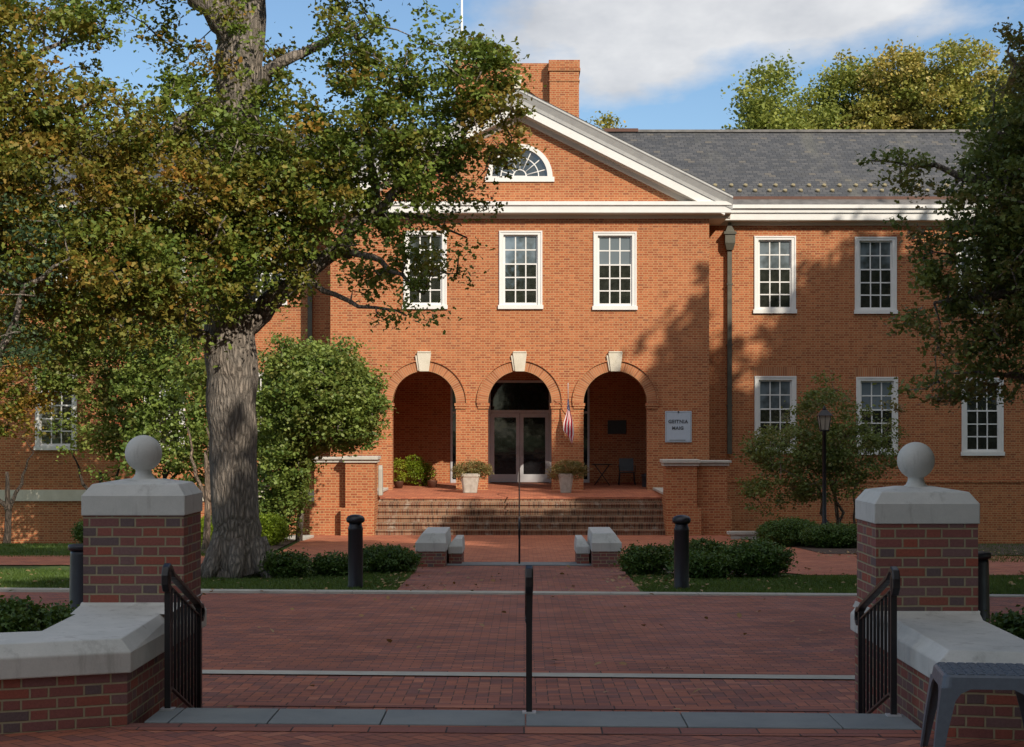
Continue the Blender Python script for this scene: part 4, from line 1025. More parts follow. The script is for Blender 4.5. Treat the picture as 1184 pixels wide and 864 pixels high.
for k in range(-4, 5):
    for j in range(-4, 5):
        cx_, cy_ = k*.055, j*.055
        if (k+j) % 2 == 0:
            q = [(cx_-.024, cy_-.014), (cx_+.014, cy_-.024), (cx_+.024, cy_+.014), (cx_-.014, cy_+.024)]
        else: q = [(cx_-.014, cy_-.024), (cx_+.024, cy_-.014), (cx_+.014, cy_+.024), (cx_-.024, cy_+.014)]
        m.stack([[rp(*c_, TH-.001) for c_ in q], [rp(c_[0]*.98+cx_*.02, c_[1]*.98+cy_*.02, TH+.006) for c_ in q]])
m.build('seat_grip', M['stool'], t)
for a in (-1, 1):
    for b in (-1, 1):
        def lr(z, wid, thk, spread): 
            x, y = a*(W2+.012+spread), b*(W2+.012+spread)
            return [rp(x, y, z), rp(x-a*wid, y, z), rp(x-a*wid, y-b*thk, z), rp(x-a*thk, y-b*thk, z), rp(x-a*thk, y-b*wid, z), rp(x, y-b*wid, z)]
        m = MB(); m.stack([lr(0, .045, .012, .055), lr(.2, .065, .012, .032), lr(TH-.14, .085, .012, .01), lr(TH-.10, .11, .012, .004), lr(TH-.07, .17, .012, .0)]); m.build('leg', M['stool'], t)

# ------------------------------------------------------------------ shrubs
def bush(name, label, cat, px0, px1, py_top, py_bot, mat, Y=None, leaf=.05, tn=-.3, seed=0, dens=1., depth=None, group=None, lumps=7):
    Y = Y or gz(0, py_bot); s = Y/F; x0 = (px0-CX)*s; x1 = (px1-CX)*s; cx_ = (x0+x1)/2; w = (x1-x0)/2; zt = EYE-(py_top-CY)*s; zb = gh(cx_, Y)
    Yc_ = Y+(depth or w)*.8
    h = zt-zb; t = thing(name, label, cat, (cx_, Yc_, zb), group); r = random.Random(seed)
    dp = depth or max(w*.8, .35)
    ells = [((cx_, Yc_, zb+h*.46), (w*.95, dp, h*.47), 1.)]
    for k in range(lumps):
        a = r.uniform(0, 2*math.pi); e = r.uniform(-.2, .8)
        ells.append(((cx_+w*.55*math.cos(a), Yc_+dp*.5*math.sin(a), zb+h*(.42+.28*e)), (w*.48, dp*.5, h*.34), .8))
    m_ = MB()
    for k in range(6): a = k*1.05+seed; m_.tube([(cx_+.04*math.cos(a), Yc_+.04*math.sin(a), zb-.05), (cx_+w*.3*math.cos(a), Yc_+dp*.3*math.sin(a), zb+h*.45), (cx_+w*.55*math.cos(a), Yc_+dp*.55*math.sin(a), zb+h*.75)], [.02, .014, .006], 5)
    m_.build('stem', M['bark'], t)
    vol = sum(4/3*math.pi*e[1][0]*e[1][1]*e[1][2]*e[2] for e in ells); area = (2*w)*h
    target = 13000*dens*max(.5, min(3., area/.8))*(.05/leaf)**2*.9
    per = target/16/max(vol, .01)
    _, P, T, B = clumps(ells, per, leaf*1.1, 16, seed+5, shell=.8); P = P[(P[:, 2] > zb+.0) & (P[:, 2] < zt+.04)]
    n = len(P); leaves_obj('foliage', P, leaf, mat, t, T[:n]+tn, 4 if leaf < .07 else 6, seed=seed, bright=B[:n]); return t
hedge = 'clipped evergreen bushes along the beds'
BL = M['leaf_box']
bush('bush', 'low dark green bush at the right foot of the big oak trunk', 'bush', 298, 355, 637, 671, BL, seed=1, group=hedge)
bush('bush', 'rounded dark green bush just left of the left lawn bollard', 'bush', 358, 418, 640, 669, BL, seed=2, group=hedge)
bush('bush', 'dark green bush between the left lawn bollard and the left low wall', 'bush', 402, 482, 632, 665, BL, seed=3, group=hedge)
bush('bush', 'dark green bush against the right low wall', 'bush', 719, 782, 630, 668, BL, seed=4, group=hedge)
bush('bush', 'low mid green bush just right of the right lawn bollard', 'bush', 778, 852, 641, 672, BL, seed=5, group=hedge)
bush('bush', 'large domed dark green bush below the stone bench', 'bush', 838, 921, 626, 671, BL, seed=6, group=hedge)
bush('bush', 'yellowish green bush behind the right lawn bollard', 'bush', 775, 845, 624, 655, BL, seed=7, tn=-.1, group=hedge)
bush('bush', 'broad green bush at the foot of the street lamp', 'bush', 880, 958, 601, 650, BL, Y=43.5, seed=8, tn=-.2, dens=1.6, group=hedge)
bush('bush', 'broad dark green bush left of the right gate pier behind the lawn', 'bush', 932, 1012, 607, 648, BL, Y=42.5, seed=9, dens=1.6, group=hedge)
bush('bush', 'bright lime bush between the left gate pier and the oak trunk', 'bush', 218, 262, 596, 640, M['leaf_lime'], Y=44, seed=10, tn=-.5, dens=1.2)
bush('bush', 'bright lime rounded bush behind the right side of the oak trunk', 'bush', 284, 328, 594, 633, M['leaf_lime'], Y=44, seed=11, tn=-.5, dens=1.2)
bush('bush', 'dark upright bush before the left wing behind the left gate pier', 'bush', 84, 118, 600, 632, BL, Y=44, seed=12)
bush('bush', 'loose leafy shrub behind the left low wall at the photo edge', 'bush', -40, 52, 691, 740, BL, Y=13.2, leaf=.04, seed=13, tn=-.15, dens=2.6, group=hedge)
bush('bush', 'loose leafy shrub between the left low wall and the left roadside bollard', 'bush', 26, 96, 700, 740, BL, Y=13.6, leaf=.04, seed=14, tn=-.15, dens=2.6, group=hedge)
bush('bush', 'loose leafy shrub behind the right low wall at the photo edge', 'bush', 1140, 1236, 707, 750, BL, Y=13.0, leaf=.04, seed=15, tn=-.15, dens=2.6, group=hedge)

# ------------------------------------------------------------------ trees
def E(px, py, rx, ry, Y, dens=1., dy=None):
    c = at(px, py, Y); s = Y/F; return (c, (rx*s, dy if dy else max(.5, (rx+ry)/2*s*1.3), ry*s), dens)
def tree(name, label, trunk, trad, limbs, ells, leafmat, leaf=.11, per=30, r0=.2, nper=28, tn=0., seed=0, bark='bark', group=None, shape=6, twig=.35, tseg=14, flare=True, trans=0):
    base = trunk[0]; t = thing(name, label, 'tree', base, group)
    m = MB(); p, r = wobble(trunk, trad, 4, trad[0]*.07, seed)
    if flare: r[0] *= 1.32; r[1] *= 1.05
    m.tube([tuple(q) for q in p], r, tseg); hubs = [q for q in p[len(p)//3:]]
    if trad[0] > .45 and flare:
        for k in range(7):
            a = k*.9+.3; R0 = trad[0]; L_ = R0*(1.5+.25*math.sin(k*2.3)); b0 = Vector(trunk[0])
            m.tube([b0+Vector((math.cos(a)*R0*.72, math.sin(a)*R0*.72, .75)), b0+Vector((math.cos(a)*R0*1.05, math.sin(a)*R0*1.05, .28)), b0+Vector((math.cos(a)*L_, math.sin(a)*L_, -.02))], [R0*.28, R0*.30, R0*.10], 8)
    m.build('trunk', M[bark], t)
    lb = MB()
    for path, rad in limbs:
        p, r = wobble(path, rad, 4, .10, seed+len(hubs)); lb.tube([tuple(q) for q in p], r, 8); hubs += p[2:]
    C, P, T, B = clumps(ells, per, r0, nper, seed)
    limbs_for(lb, hubs, C, twig, seed, r=.012+leaf*.10, maxd=max(1.1, leaf*11))
    if lb.v: lb.build('limb', M[bark], t)
    leaves_obj('crown', P, leaf, leafmat, t, T+tn, shape, seed=seed, bright=B); return t
# the big oak
ZO = 31.
def O(px, py, Y=ZO): return at(px, py, Y)
g0 = gh(-5, ZO)
tb = (O(276, 0)[0], ZO, g0-.05)
trunk = [tb, O(275, 648), O(272, 600), O(270, 500), O(266, 415), O(268, 330), O(270, 240), O(272, 150), O(276, 70), O(282, 0), O(290, -90), O(300, -220)]
trad = [.50, .455, .42, .425, .47, .43, .42, .40, .42, .40, .34, .2]
limbs = [
 ([O(272, 385), O(300, 362), O(335, 332, 30.6), O(385, 290, 30.3), O(430, 245, 30.1), O(480, 200, 30), O(540, 150, 30)], [.24, .21, .17, .13, .10, .07, .03]),
 ([O(385, 290, 30.3), O(440, 300, 29.9), O(490, 340, 29.8)], [.08, .05, .02]),
 ([O(350, 320, 30.5), O(400, 348, 30), O(470, 365, 29.8)], [.06, .04, .015]),
 ([O(270, 125), O(300, 92, 30.5), O(350, 60, 30.2), O(410, 30, 30)], [.17, .13, .09, .04]),
 ([O(430, 245, 30.1), O(480, 250), O(540, 275)], [.06, .04, .015]),
 ([O(435, 240), O(420, 170), O(430, 100), O(410, 30)], [.09, .07, .04, .02]),
 ([O(270, 118), O(235, 128, 30.4), O(190, 160, 30), O(120, 190, 29.6), O(60, 220, 29.5)], [.20, .15, .11, .07, .03]),
 ([O(278, 60), O(240, 10, 30.5), O(215, -40, 30.4), O(180, -110, 30)], [.28, .24, .2, .1]),
 ([O(268, 300), O(230, 290, 30.2), O(170, 280, 29.7), O(110, 300, 29.4)], [.16, .12, .08, .03]),
 ([O(266, 420), O(240, 398, 30.6), O(215, 370, 30.2), O(180, 350, 29.9)], [.14, .12, .08, .03]),
 ([O(282, 0), O(330, -60), O(400, -110), O(480, -130)], [.2, .15, .1, .04]),
]
Lr = [E(405, 50, 38, 56, 30.2, .85), E(420, 110, 38, 40, 30, .9), E(500, 22, 18, 34, 30.2, .6), E(460, 90, 30, 35, 30, .7), E(530, 92, 62, 48, 30, 1.05), E(572, 150, 34, 48, 29.8, 1.0), E(450, 160, 70, 45, 30, 1.), E(500, 195, 60, 38, 30, .8), E(250, 35, 26, 50, 30.2, .5), E(285, 30, 14, 40, 30.1, .35), E(285, 112, 26, 22, 30, .6),
      E(480, 238, 62, 34, 30, .5), E(545, 215, 34, 32, 29.8, .5), E(510, 292, 28, 46, 29.8, .5), E(430, 285, 46, 40, 30, .55), E(470, 315, 30, 34, 29.8, .5), E(470, 368, 36, 14, 29.8, .7), E(350, 190, 58, 70, 30.4), E(350, 290, 44, 48, 30.2, .7), E(380, 235, 50, 50, 30.1),
      E(330, 352, 22, 16, 30.2, .4), E(335, 112, 38, 30, 30.6, .7), E(300, 190, 45, 45, 29.9), E(320, 55, 14, 20, 31.4, .3), E(420, -60, 100, 50, 30.5, .9), E(280, -90, 120, 60, 31, .8),
      E(410, 335, 26, 18, 29.9, .35)]
Ll = [E(210, 140, 52, 48, 29.9), E(180, 220, 85, 58, 29.6), E(262, 250, 55, 60, 29.9, 1.1), E(215, 325, 66, 48, 29.6), E(262, 335, 34, 30, 29.8, .8), E(285, 140, 30, 14, 29.7, .7), E(232, 90, 22, 45, 31.2, .5),
      E(205, 55, 26, 40, 31.2, .6), E(150, 300, 60, 60, 29.4), E(290, 270, 40, 50, 29.8), E(200, 385, 50, 25, 29.8, .6), E(165, 2, 50, 16, 30.5, .6), E(255, 15, 20, 20, 31.2, .4), E(150, -50, 90, 40, 30, .9)]
tree('oak_tree', 'huge old oak with a thick dappled grey trunk behind the left gate pier', trunk, trad, limbs, Lr+Ll, M['leaf_oak'], leaf=.088, per=17, r0=.165, nper=80, tn=-.03, seed=21, shape=8, twig=.5, tseg=26)
# left maple whose trunk stands beyond the photo's edge
tb = at(-90, 0, 29.5); g0 = gh(tb[0], 29.5)
tl = [(tb[0], 29.5, g0-.05), (tb[0]-.1, 29.5, 2.2), (tb[0]+.1, 29.4, 5.), (tb[0], 29.4, 9.)]
Lm = [E(55, 55, 62, 52, 28.5, .7), E(115, 32, 56, 28, 28.6, .7), E(20, 120, 60, 52, 28.2), E(105, 140, 80, 50, 28.5), E(55, 215, 95, 62, 28.2), E(95, 310, 95, 58, 28.2), E(20, 300, 70, 70, 28), E(-40, 180, 80, 120, 28.3), E(-60, 40, 80, 70, 28.5, .8), E(140, 370, 60, 36, 28.8, .7), E(60, 380, 60, 30, 28.5, .7), E(30, 0, 80, 30, 28.8, .8)]
tree('maple_tree', 'turning maple with rusty patches whose crown fills the upper left edge', tl, [.34, .28, .24, .14],
     [([tl[1], at(-30, 330, 28.8), at(60, 300, 28.4)], [.14, .1, .03]), ([tl[2], at(-20, 200, 28.6), at(60, 150, 28.4), at(120, 110, 28.5)], [.15, .1, .06, .03]), ([tl[2], at(0, 90, 28.8), at(70, 50, 28.6)], [.12, .08, .03])],
     Lm, M['leaf_oak'], leaf=.088, per=14, r0=.17, nper=74, tn=.15, seed=22, shape=8, twig=.4)
# evergreen low left
tb = at(-25, 0, 27.9); g0 = gh(tb[0], 27.9)
tree('yew_tree', 'dark bluish evergreen at the far left below the maple crown', [(tb[0], 27.9, g0), (tb[0], 27.9, 2), (tb[0], 27.9, 5.5)], [.2, .15, .06],
     [([(tb[0], 27.9, 2), at(30, 330, 27.2), at(80, 300, 27)], [.07, .05, .02])],
     [E(20, 240, 50, 26, 27., .7), E(15, 290, 65, 30, 27., .7), E(0, 335, 60, 26, 27.1, .7), E(0, 395, 60, 34, 27.4), E(-20, 200, 60, 40, 27.1)], M['leaf_blue'], leaf=.07, per=20, r0=.16, nper=60, tn=-.5, seed=23, shape=4)
# small trees before the left wing
def small_tree(label, px, Y, ells, seed, mat, tn=.0, leaf=.11, forks=((-1, .9), (1, .8)), name='small_tree', bark='bark_dark', ztop=3., per=28, rad=.12):
    x = at(px, 0, Y)[0]; g0 = gh(x, Y); base = (x, Y, g0-.05); mid = (x+.05, Y, g0+1.1); lim = []
    for k, (dx, rr) in enumerate(forks): lim.append(([mid, (x+dx*.45, Y+.1*k-.1, g0+2.0), (x+dx*.9, Y-.2*k, g0+ztop)], [rad*.7*rr, rad*.5*rr, .02]))
    return tree(name, label, [base, mid, (x+.0, Y, g0+ztop*.8)], [rad, rad*.85, rad*.4], lim, ells, mat, leaf=leaf, per=per, r0=.17, nper=34, tn=tn, seed=seed, bark=bark, tseg=10, twig=.12)
small_tree('small turning tree with lime leaves right of the left lower window', 116, 54.5, [E(110, 430, 55, 48, 54, 1., .5), E(95, 500, 36, 26, 54, .4, .5), E(150, 400, 50, 50, 54, 1., .5), E(120, 545, 26, 12, 53.6, .5, .5), E(140, 480, 30, 50, 54, .6, .5), E(95, 380, 60, 40, 53.5, 1., .5), E(80, 320, 60, 50, 54, .6, .5), E(150, 320, 50, 50, 54, .6, .5), E(160, 470, 45, 45, 53.8, 1., .5), E(130, 500, 40, 30, 53.6, .7, .5), E(65, 420, 40, 40, 53.8, .9, .5)], 31, M['leaf_shrub'], .22)
small_tree('small rusty tree at the left photo edge before the left wing', 8, 54.5, [E(15, 430, 60, 55, 54, 1., .5), E(40, 480, 30, 28, 54, .5, .5), E(-20, 470, 50, 40, 54, 1., .5), E(20, 380, 60, 40, 54, 1., .5), E(10, 320, 60, 50, 54, .6, .5)], 32, M['leaf_oak'], .35, forks=((-1, 1), (1, .9)))
small_tree('small green tree between the left gate pier ball and the oak trunk', 190, 52, [E(200, 430, 45, 45, 52, 1., .5), E(195, 500, 45, 48, 52, .9, .5), E(215, 550, 32, 28, 51.5, .7, .5), E(235, 470, 35, 60, 52, 1., .5), E(180, 400, 40, 40, 52, 1., .5), E(210, 340, 60, 50, 52, .8, .5), E(175, 520, 34, 30, 51.6, .9, .5), E(230, 520, 30, 40, 51.6, 1., .5), E(165, 450, 30, 40, 51.8, 1., .5)], 33, M['leaf_shrub'], -.15, forks=((-.6, 1), (.7, .9), (.2, .8)))
small_tree('multi-stemmed pale barked tree just left of the oak trunk', 238, 42.5, [E(240, 400, 40, 50, 42.5, .8, .5), E(232, 440, 35, 40, 42.5, .8, .5)], 34, M['leaf_shrub'], .05, bark='bark_pale', forks=((-.5, .9), (.4, .9), (.1, .7)), rad=.09)
# large viburnum by the left cheek wall
x = at(345, 0, 47.5)[0]; g0 = gh(x, 47.5)
tree('large_shrub', 'tall rounded yellow-green shrub left of the entrance steps', [(x, 47.6, g0), (x+.1, 47.6, .5), (x+.5, 47.6, 2.)], [.1, .08, .04], [([(x, 47.6, .2), (x-.4, 47.5, 1.), (x-.6, 47.5, 2.)], [.06, .04, .02])],
     [E(375, 465, 62, 58, 47.4, .9), E(410, 480, 34, 42, 47, .9), E(345, 430, 38, 34, 47.5, .9), E(325, 490, 40, 50, 47.4, .9), E(328, 545, 30, 44, 47, .9), E(316, 570, 26, 44, 47.3, .9), E(385, 435, 40, 30, 47.2), E(338, 580, 15, 26, 46.8, .8), E(312, 600, 26, 26, 47.2, .9), E(330, 612, 18, 14, 47.1, .8), E(395, 408, 22, 14, 47.2, .7), E(432, 455, 14, 22, 47., .8), E(318, 410, 18, 20, 47.4, .6)],
     M['leaf_shrub'], leaf=.09, per=30, r0=.15, nper=60, tn=-.12, seed=35, twig=.2, flare=False, tseg=8)
# crape myrtle right
x = at(972, 0, 49)[0]; g0 = gh(x, 49)
tree('crape_myrtle', 'thin spreading tree with pale curved stems before the right wing windows', [(x, 49, g0), (x-.15, 49, -.1), (x-.5, 49, 1.2)], [.06, .05, .025],
     [([(x+.1, 49, g0), (x-.05, 49, -.2), (x-.2, 49, 1.4)], [.05, .04, .02]), ([(x-.2, 49, g0), (x-.55, 49, -.2), (x-1.1, 49, 1.2)], [.05, .04, .02]), ([(x+.3, 49, g0), (x+.45, 49, 0), (x+.6, 49, 1.)], [.04, .03, .02])],
     [E(955, 490, 36, 40, 48.5, .8), E(920, 520, 60, 30, 48.4, .75), E(985, 525, 55, 30, 48.6, .75), E(900, 560, 45, 26, 48.2, .5), E(950, 560, 50, 22, 48.4, .6), E(960, 450, 22, 18, 48.6, .5), E(1020, 490, 30, 22, 48.6, .5), E(890, 590, 28, 14, 48, .35)],
     M['leaf_dark'], leaf=.075, per=34, r0=.14, nper=40, tn=-.05, twig=.15, seed=36, bark='bark_pale', flare=False, tseg=8)
# the dark tree at the right edge
def Q(px, py, Y=25.): return at(px, py, Y)
tb = Q(1330, 0); g0 = gh(tb[0], 25)
tree('maple_tree', 'shaded dark maple whose branches reach in from the right edge', [(tb[0], 25, g0), (tb[0], 25, 3), (tb[0]+.1, 25, 7), (tb[0], 25, 11)], [.32, .27, .22, .1],
     [([(tb[0], 25, 3), Q(1240, 330), Q(1150, 340), Q(1080, 350)], [.14, .1, .06, .02]), ([(tb[0], 25, 4.5), Q(1220, 220), Q(1140, 210), Q(1060, 190), Q(1005, 186)], [.15, .11, .07, .03, .012]), ([(tb[0], 25, 2.4), Q(1230, 440), Q(1130, 430)], [.1, .07, .02]), ([(tb[0], 25, 6), Q(1240, 110), Q(1165, 60)], [.1, .07, .02])],
     [E(1172, 44, 16, 14, 25, .7), E(1172, 110, 26, 34, 25, .8), E(1150, 175, 42, 42, 25), E(1135, 245, 52, 50, 25), E(1155, 335, 58, 62, 25), E(1108, 300, 44, 40, 25, .9), E(1090, 375, 38, 26, 25, .8), E(1115, 425, 46, 42, 25, .9), E(1165, 425, 40, 45, 25),
      E(1062, 328, 32, 14, 24.8, .6), E(1052, 268, 34, 12, 24.8, .6), E(1035, 187, 32, 6, 24.8, .9, .25), E(1078, 190, 22, 12, 24.8, .8), E(1052, 215, 14, 16, 24.8, .6), E(1200, 250, 60, 150, 25), E(1250, 200, 80, 200, 25.4), E(1075, 460, 30, 16, 25, .4), E(1060, 370, 18, 14, 24.8, .5)],
     M['leaf_dark'], leaf=.075, per=26, r0=.13, nper=60, tn=.04, seed=37, shape=8, twig=.5)
# trees beyond the roof
bgs = [(882, 88., [E(884, 120, 26, 40, 88), E(895, 90, 20, 22, 88), E(868, 150, 20, 25, 88), E(890, 180, 40, 60, 88)], 'slender green tree beyond the slate roof, leftmost of the row', 0.),
       (935, 90., [E(932, 138, 24, 34, 90), E(940, 190, 45, 60, 90), E(915, 150, 16, 24, 90)], 'low green tree in the dip of the row beyond the roof', -.1),
       (985, 92., [E(985, 100, 32, 32, 92), E(960, 135, 32, 34, 92), E(1000, 150, 40, 40, 92), E(985, 200, 60, 50, 92)], 'rounded green tree beyond the roof in the middle of the row', -.05),
       (1040, 90., [E(1035, 92, 40, 34, 90), E(1060, 120, 36, 40, 90), E(1025, 150, 44, 40, 90), E(1045, 200, 60, 50, 90)], 'tallest yellowing tree beyond the slate roof', .35),
       (1110, 88., [E(1115, 82, 36, 32, 88), E(1095, 120, 36, 36, 88), E(1130, 140, 36, 40, 88), E(1110, 200, 60, 50, 88)], 'straw coloured tree beyond the roof, behind the dark maple', .5),
       (1200, 90., [E(1190, 120, 50, 50, 90), E(1200, 190, 60, 60, 90)], 'green tree beyond the roof at the right photo edge', .1),
       (697, 96., [E(700, 146, 9, 10, 96, 1.4), E(697, 190, 25, 40, 96)], 'small brown tree top peeping over the ridge beside the chimney', .9)]
for i, (px, Y, el, lab, tn) in enumerate(bgs):
    x = at(px, 0, Y)[0]; g0 = gh(x, Y)
    tree('background_tree', lab, [(x, Y, g0), (x, Y, 6), (x, Y, 12)], [.4, .32, .15], [([(x, Y, 8), (x+1.5, Y, 12), (x+2, Y, 14)], [.15, .1, .04]), ([(x, Y, 9), (x-1.2, Y, 12.5), (x-1.5, Y, 15)], [.15, .1, .04])], el, M['leaf_bg'], leaf=.17, per=2.1, r0=.40, nper=95, tn=tn-.15, seed=50+i, group='trees beyond the slate roof', twig=.35, tseg=8)
# rows of big trees to the right of and behind the viewer: they cast the shade and show in the window glass
def big_tree(x, y, h, rad, seed, lab, low=.22, dens=1., per=1.5):
    g0 = gh(x, y); r = random.Random(seed); ells = []
    for k in range(9):
        a = r.uniform(0, 6.28); q = r.uniform(.1, .55); zz = h*(low+(1-low)*(.15+.6*(k/8)))
        ells.append(((x+rad*q*math.cos(a), y+rad*q*math.sin(a), g0+zz), (rad*.55, rad*.55, h*.17), dens))
    ells.append(((x, y, g0+h*.86), (rad*.42, rad*.42, h*.16), dens)); ells.append(((x, y, g0+h*.55), (rad*.8, rad*.8, h*.3), dens*.5))
    return tree('shade_tree', lab, [(x, y, g0), (x, y, g0+h*.3), (x+.2, y, g0+h*.75)], [.45, .36, .12], [([(x, y, g0+h*.35), (x+rad*.5, y, g0+h*.6)], [.18, .04]), ([(x, y, g0+h*.4), (x-rad*.5, y+.5, g0+h*.65)], [.18, .04])],
                ells, M['leaf_dark'], leaf=.55, per=per, r0=.6, nper=36, tn=-.1, seed=seed, group='tall trees right of and behind the viewer', twig=.15, tseg=8, shape=4)
#SHADE
shade = [(9.5, 3., 18.5, 5.0), (10.5, 11., 19.3, 5.2), (5.5, -5., 20, 6.), (12.5, 17, 20.5, 4.6), (16.4, 23.5, 20.8, 4.6), (19.6, 30., 21.8, 5.2), (20.5, 34.5, 23.4, 3.2), (23.5, 32.5, 19.5, 5.), (24.8, 37., 24.4, 5.0), (21.2, 31.2, 22.0, 3.8), (26.5, 34, 22.5, 4.6), (29, 35, 21, 5.), (31, 38, 24.5, 6), (38, 38, 24, 6), (14.5, 5, 19, 6), (20, 16, 20, 6)]
for i, (x, y, h, rad) in enumerate(shade):
    big_tree(x, y, h, rad, 70+i, 'tall dark shade tree beyond the right side of the view', low=.12, dens=1.8 if y > 28 and x < 33 else 1.)
for i, x in enumerate((-34, -22, -10, 3, 16, 29)):
    big_tree(x, -42-3*(i % 2), 17+2*(i % 3), 7., 90+i, 'tall tree far behind the viewer', low=.05, dens=.8, per=.6)

# ------------------------------------------------------------------ grass blades and fallen leaves
def blades(regions, n, h, name, seed):
    r = np.random.default_rng(seed); pts = []
    tot = sum(a[4] for a in regions)
    for x0, x1, y0, y1, w in regions:
        k = int(n*w/tot); xs_ = r.uniform(x0, x1, k); ys_ = r.uniform(y0, y1, k); pts.append(np.stack([xs_, ys_], 1))
    p = np.concatenate(pts); p = p[(p[:, 1] > 26.75-.07*(p[:, 0]+.2)+.27) & ~((p[:, 0] > -2.05) & (p[:, 0] < 1.9) & (p[:, 1] < 35.5))]
    xl = lambda y: 33.6
    k = len(p); z = np.array([gh(a, b) for a, b in p]); a = r.uniform(0, 6.28, k); w = .008+.006*r.random(k); hh = h*(.5+r.random(k)); lean = r.normal(size=(k, 2))*h*.5
    co = np.empty((k, 3, 3)); dx = np.cos(a)*w; dy = np.sin(a)*w
    co[:, 0] = np.stack([p[:, 0]-dx, p[:, 1]-dy, z], 1); co[:, 1] = np.stack([p[:, 0]+dx, p[:, 1]+dy, z], 1); co[:, 2] = np.stack([p[:, 0]+lean[:, 0], p[:, 1]+lean[:, 1], z+hh], 1)
    me = bpy.data.meshes.new(name); me.vertices.add(k*3); me.vertices.foreach_set('co', co.ravel()); me.loops.add(k*3); me.loops.foreach_set('vertex_index', np.arange(k*3, dtype=np.int32))
    me.polygons.add(k); me.polygons.foreach_set('loop_start', np.arange(0, k*3, 3, dtype=np.int32)); me.polygons.foreach_set('loop_total', np.full(k, 3, np.int32))
    at2 = me.attributes.new('tint', 'FLOAT_VECTOR', 'POINT'); nz = np.sin(p[:, 0]*.9)*np.cos(p[:, 1]*1.3)*.25
    tn = np.stack([r.random(k)*.12+.0*nz, np.clip(.45+nz+r.normal(size=k)*.25, 0, 1), r.random(k)], 1); at2.data.foreach_set('vector', np.repeat(tn, 3, axis=0).ravel())
    me.update(); o = link(name, me, mat_leaf('grass_blades', (.035, .085, .014), (.10, .17, .03), (.22, .19, .07), (.2, .15, .06), .3)); tag(o, 'short green lawn grass on both sides of the entry path', 'grass', kind='stuff')
blades([(-10, -1.9, 26.8, 33.0, 60), (1.8, 10, 26.4, 31.3, 60), (-14, -9, 27, 33.5, 20), (-15, -6.5, 38.4, 47, 22), (9, 15, 36, 46, 18), (10, 13, 26, 30.9, 10)], 190000, .05, 'grass', 5)
r = np.random.default_rng(9); n = 900
p = np.stack([r.uniform(-14, 12, n), r.uniform(26.9, 34, n)], 1)
p2 = np.stack([r.normal(2.2, .35, 160), r.uniform(27.4, 33, 160)], 1); p3 = np.stack([r.uniform(-5, 5, 150), r.uniform(13, 34, 150)], 1); p4 = np.stack([r.normal(-2.3, .2, 60), r.uniform(28, 33, 60)], 1)
p5 = np.stack([r.uniform(6.5, 12, 240), r.uniform(37, 41, 240)], 1)
p = np.concatenate([p[:420], p2, p3, p4, p5]); P = np.array([(a, b, gh(a, b)+.045) for a, b in p])
o = leaves_obj('fallen_leaves', P, .07, M['leaf_dead'], None, np.full(len(P), .5), 6, up=2.5, seed=5); tag(o, 'scattered dry fallen leaves on lawn, paving and bed edges', 'fallen leaves', kind='stuff')

# ------------------------------------------------------------------ camera, light, sky
cam = bpy.data.cameras.new('camera'); co = bpy.data.objects.new('camera', cam); COL.objects.link(co); scene.camera = co
co.location = (0, 0, EYE); co.rotation_euler = (R(90), 0, 0); cam.sensor_width = 36; cam.lens = 36*F/1184
cam.shift_x = -(CX-592)/1184; cam.shift_y = (CY-432)/1184; cam.clip_end = 3000; cam.clip_start = .1
sd = Vector((.62, -1, .75)).normalized()
sun = bpy.data.lights.new('sun', 'SUN'); so = bpy.data.objects.new('sun', sun); COL.objects.link(so)
so.rotation_euler = sd.to_track_quat('Z', 'Y').to_euler(); sun.energy = 4.2; sun.angle = R(.53); sun.color = (1, .90, .76)
w = bpy.data.worlds.new('World'); scene.world = w; w.use_nodes = True; t = NT(w.node_tree)
sky = t.n('ShaderNodeTexSky', sky_type='NISHITA'); sky.sun_disc = False; sky.sun_elevation = math.asin(sd.z); sky.sun_rotation = math.atan2(sd.x, sd.y); sky.altitude = 100; sky.dust_density = .2; sky.ozone_density = 1.6; sky.air_density = 1.
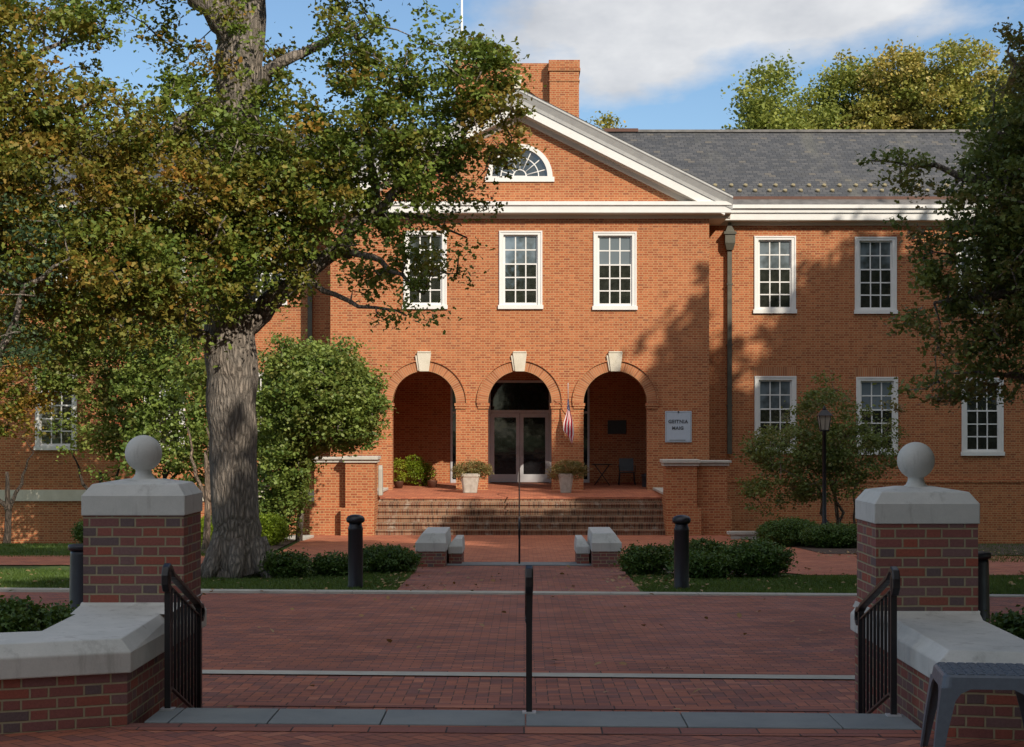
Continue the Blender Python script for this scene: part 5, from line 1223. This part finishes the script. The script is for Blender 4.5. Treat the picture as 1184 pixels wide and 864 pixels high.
tc = t.n('ShaderNodeTexCoord').outputs['Generated']; s3 = sep(t, tc)
den = t.m('MAXIMUM', t.m('ADD', s3[2], .10), .05)
cv = comb(t, t.m('DIVIDE', s3[0], den), t.m('DIVIDE', s3[1], den), 0.)
mpn = t.n('ShaderNodeMapping'); t.put(mpn.inputs[0], cv); mpn.inputs['Location'].default_value = (1.35, 1.1, 0); mpn.inputs['Scale'].default_value = (1., .55, 1)
n1 = t.noise(mpn.outputs[0], 1.05, 9, .56); fill_cover = t.maprange(s3[2], .30, .55, 0., .16); bx_ = t.m('POWER', t.m('DIVIDE', t.m('SUBTRACT', s3[0], .12), .165), 2.); bz_ = t.m('POWER', t.m('DIVIDE', t.m('SUBTRACT', s3[2], .235), .040), 2.)  # cover thickens high overhead, out of view, added for ambient fill
bank = t.m('MULTIPLY', t.m('GREATER_THAN', s3[1], 0.), t.m('MULTIPLY', t.m('MAXIMUM', t.m('SUBTRACT', 1., t.m('SQRT', t.m('ADD', bx_, bz_))), -.45), .24))
mask = t.maprange(t.m('ADD', t.m('ADD', n1, fill_cover), bank), .53, .63)
shade_n = t.noise(mpn.outputs[0], 3.1, 5, .6)
cl = t.mix(t.maprange(shade_n, .3, .7), (5.0, 5.1, 5.35), (8.2, 8.1, 8.0))
cl = t.mix(t.maprange(s3[2], .30, .55), cl, (9.6, 9.3, 9.1)); blue = t.mix(1., sky.outputs[0], (.86, .97, 1.06), 'MULTIPLY'); mixc = t.mix(t.m('MULTIPLY', mask, .9), blue, cl)  # unseen overhead cloud made brighter to lift the shaded foreground
bg = t.n('ShaderNodeBackground'); t.put(bg.inputs[0], mixc); bg.inputs[1].default_value = .10
wo = t.n('ShaderNodeOutputWorld'); t.t.links.new(bg.outputs[0], wo.inputs[0])
vs = scene.view_settings; vs.view_transform = 'Standard'; vs.look = 'None'; vs.exposure = .2; vs.gamma = 1; vs.use_curve_mapping = False
scene.cycles.max_bounces = 6; scene.cycles.transparent_max_bounces = 4; scene.cycles.diffuse_bounces = 3; scene.cycles.glossy_bounces = 3
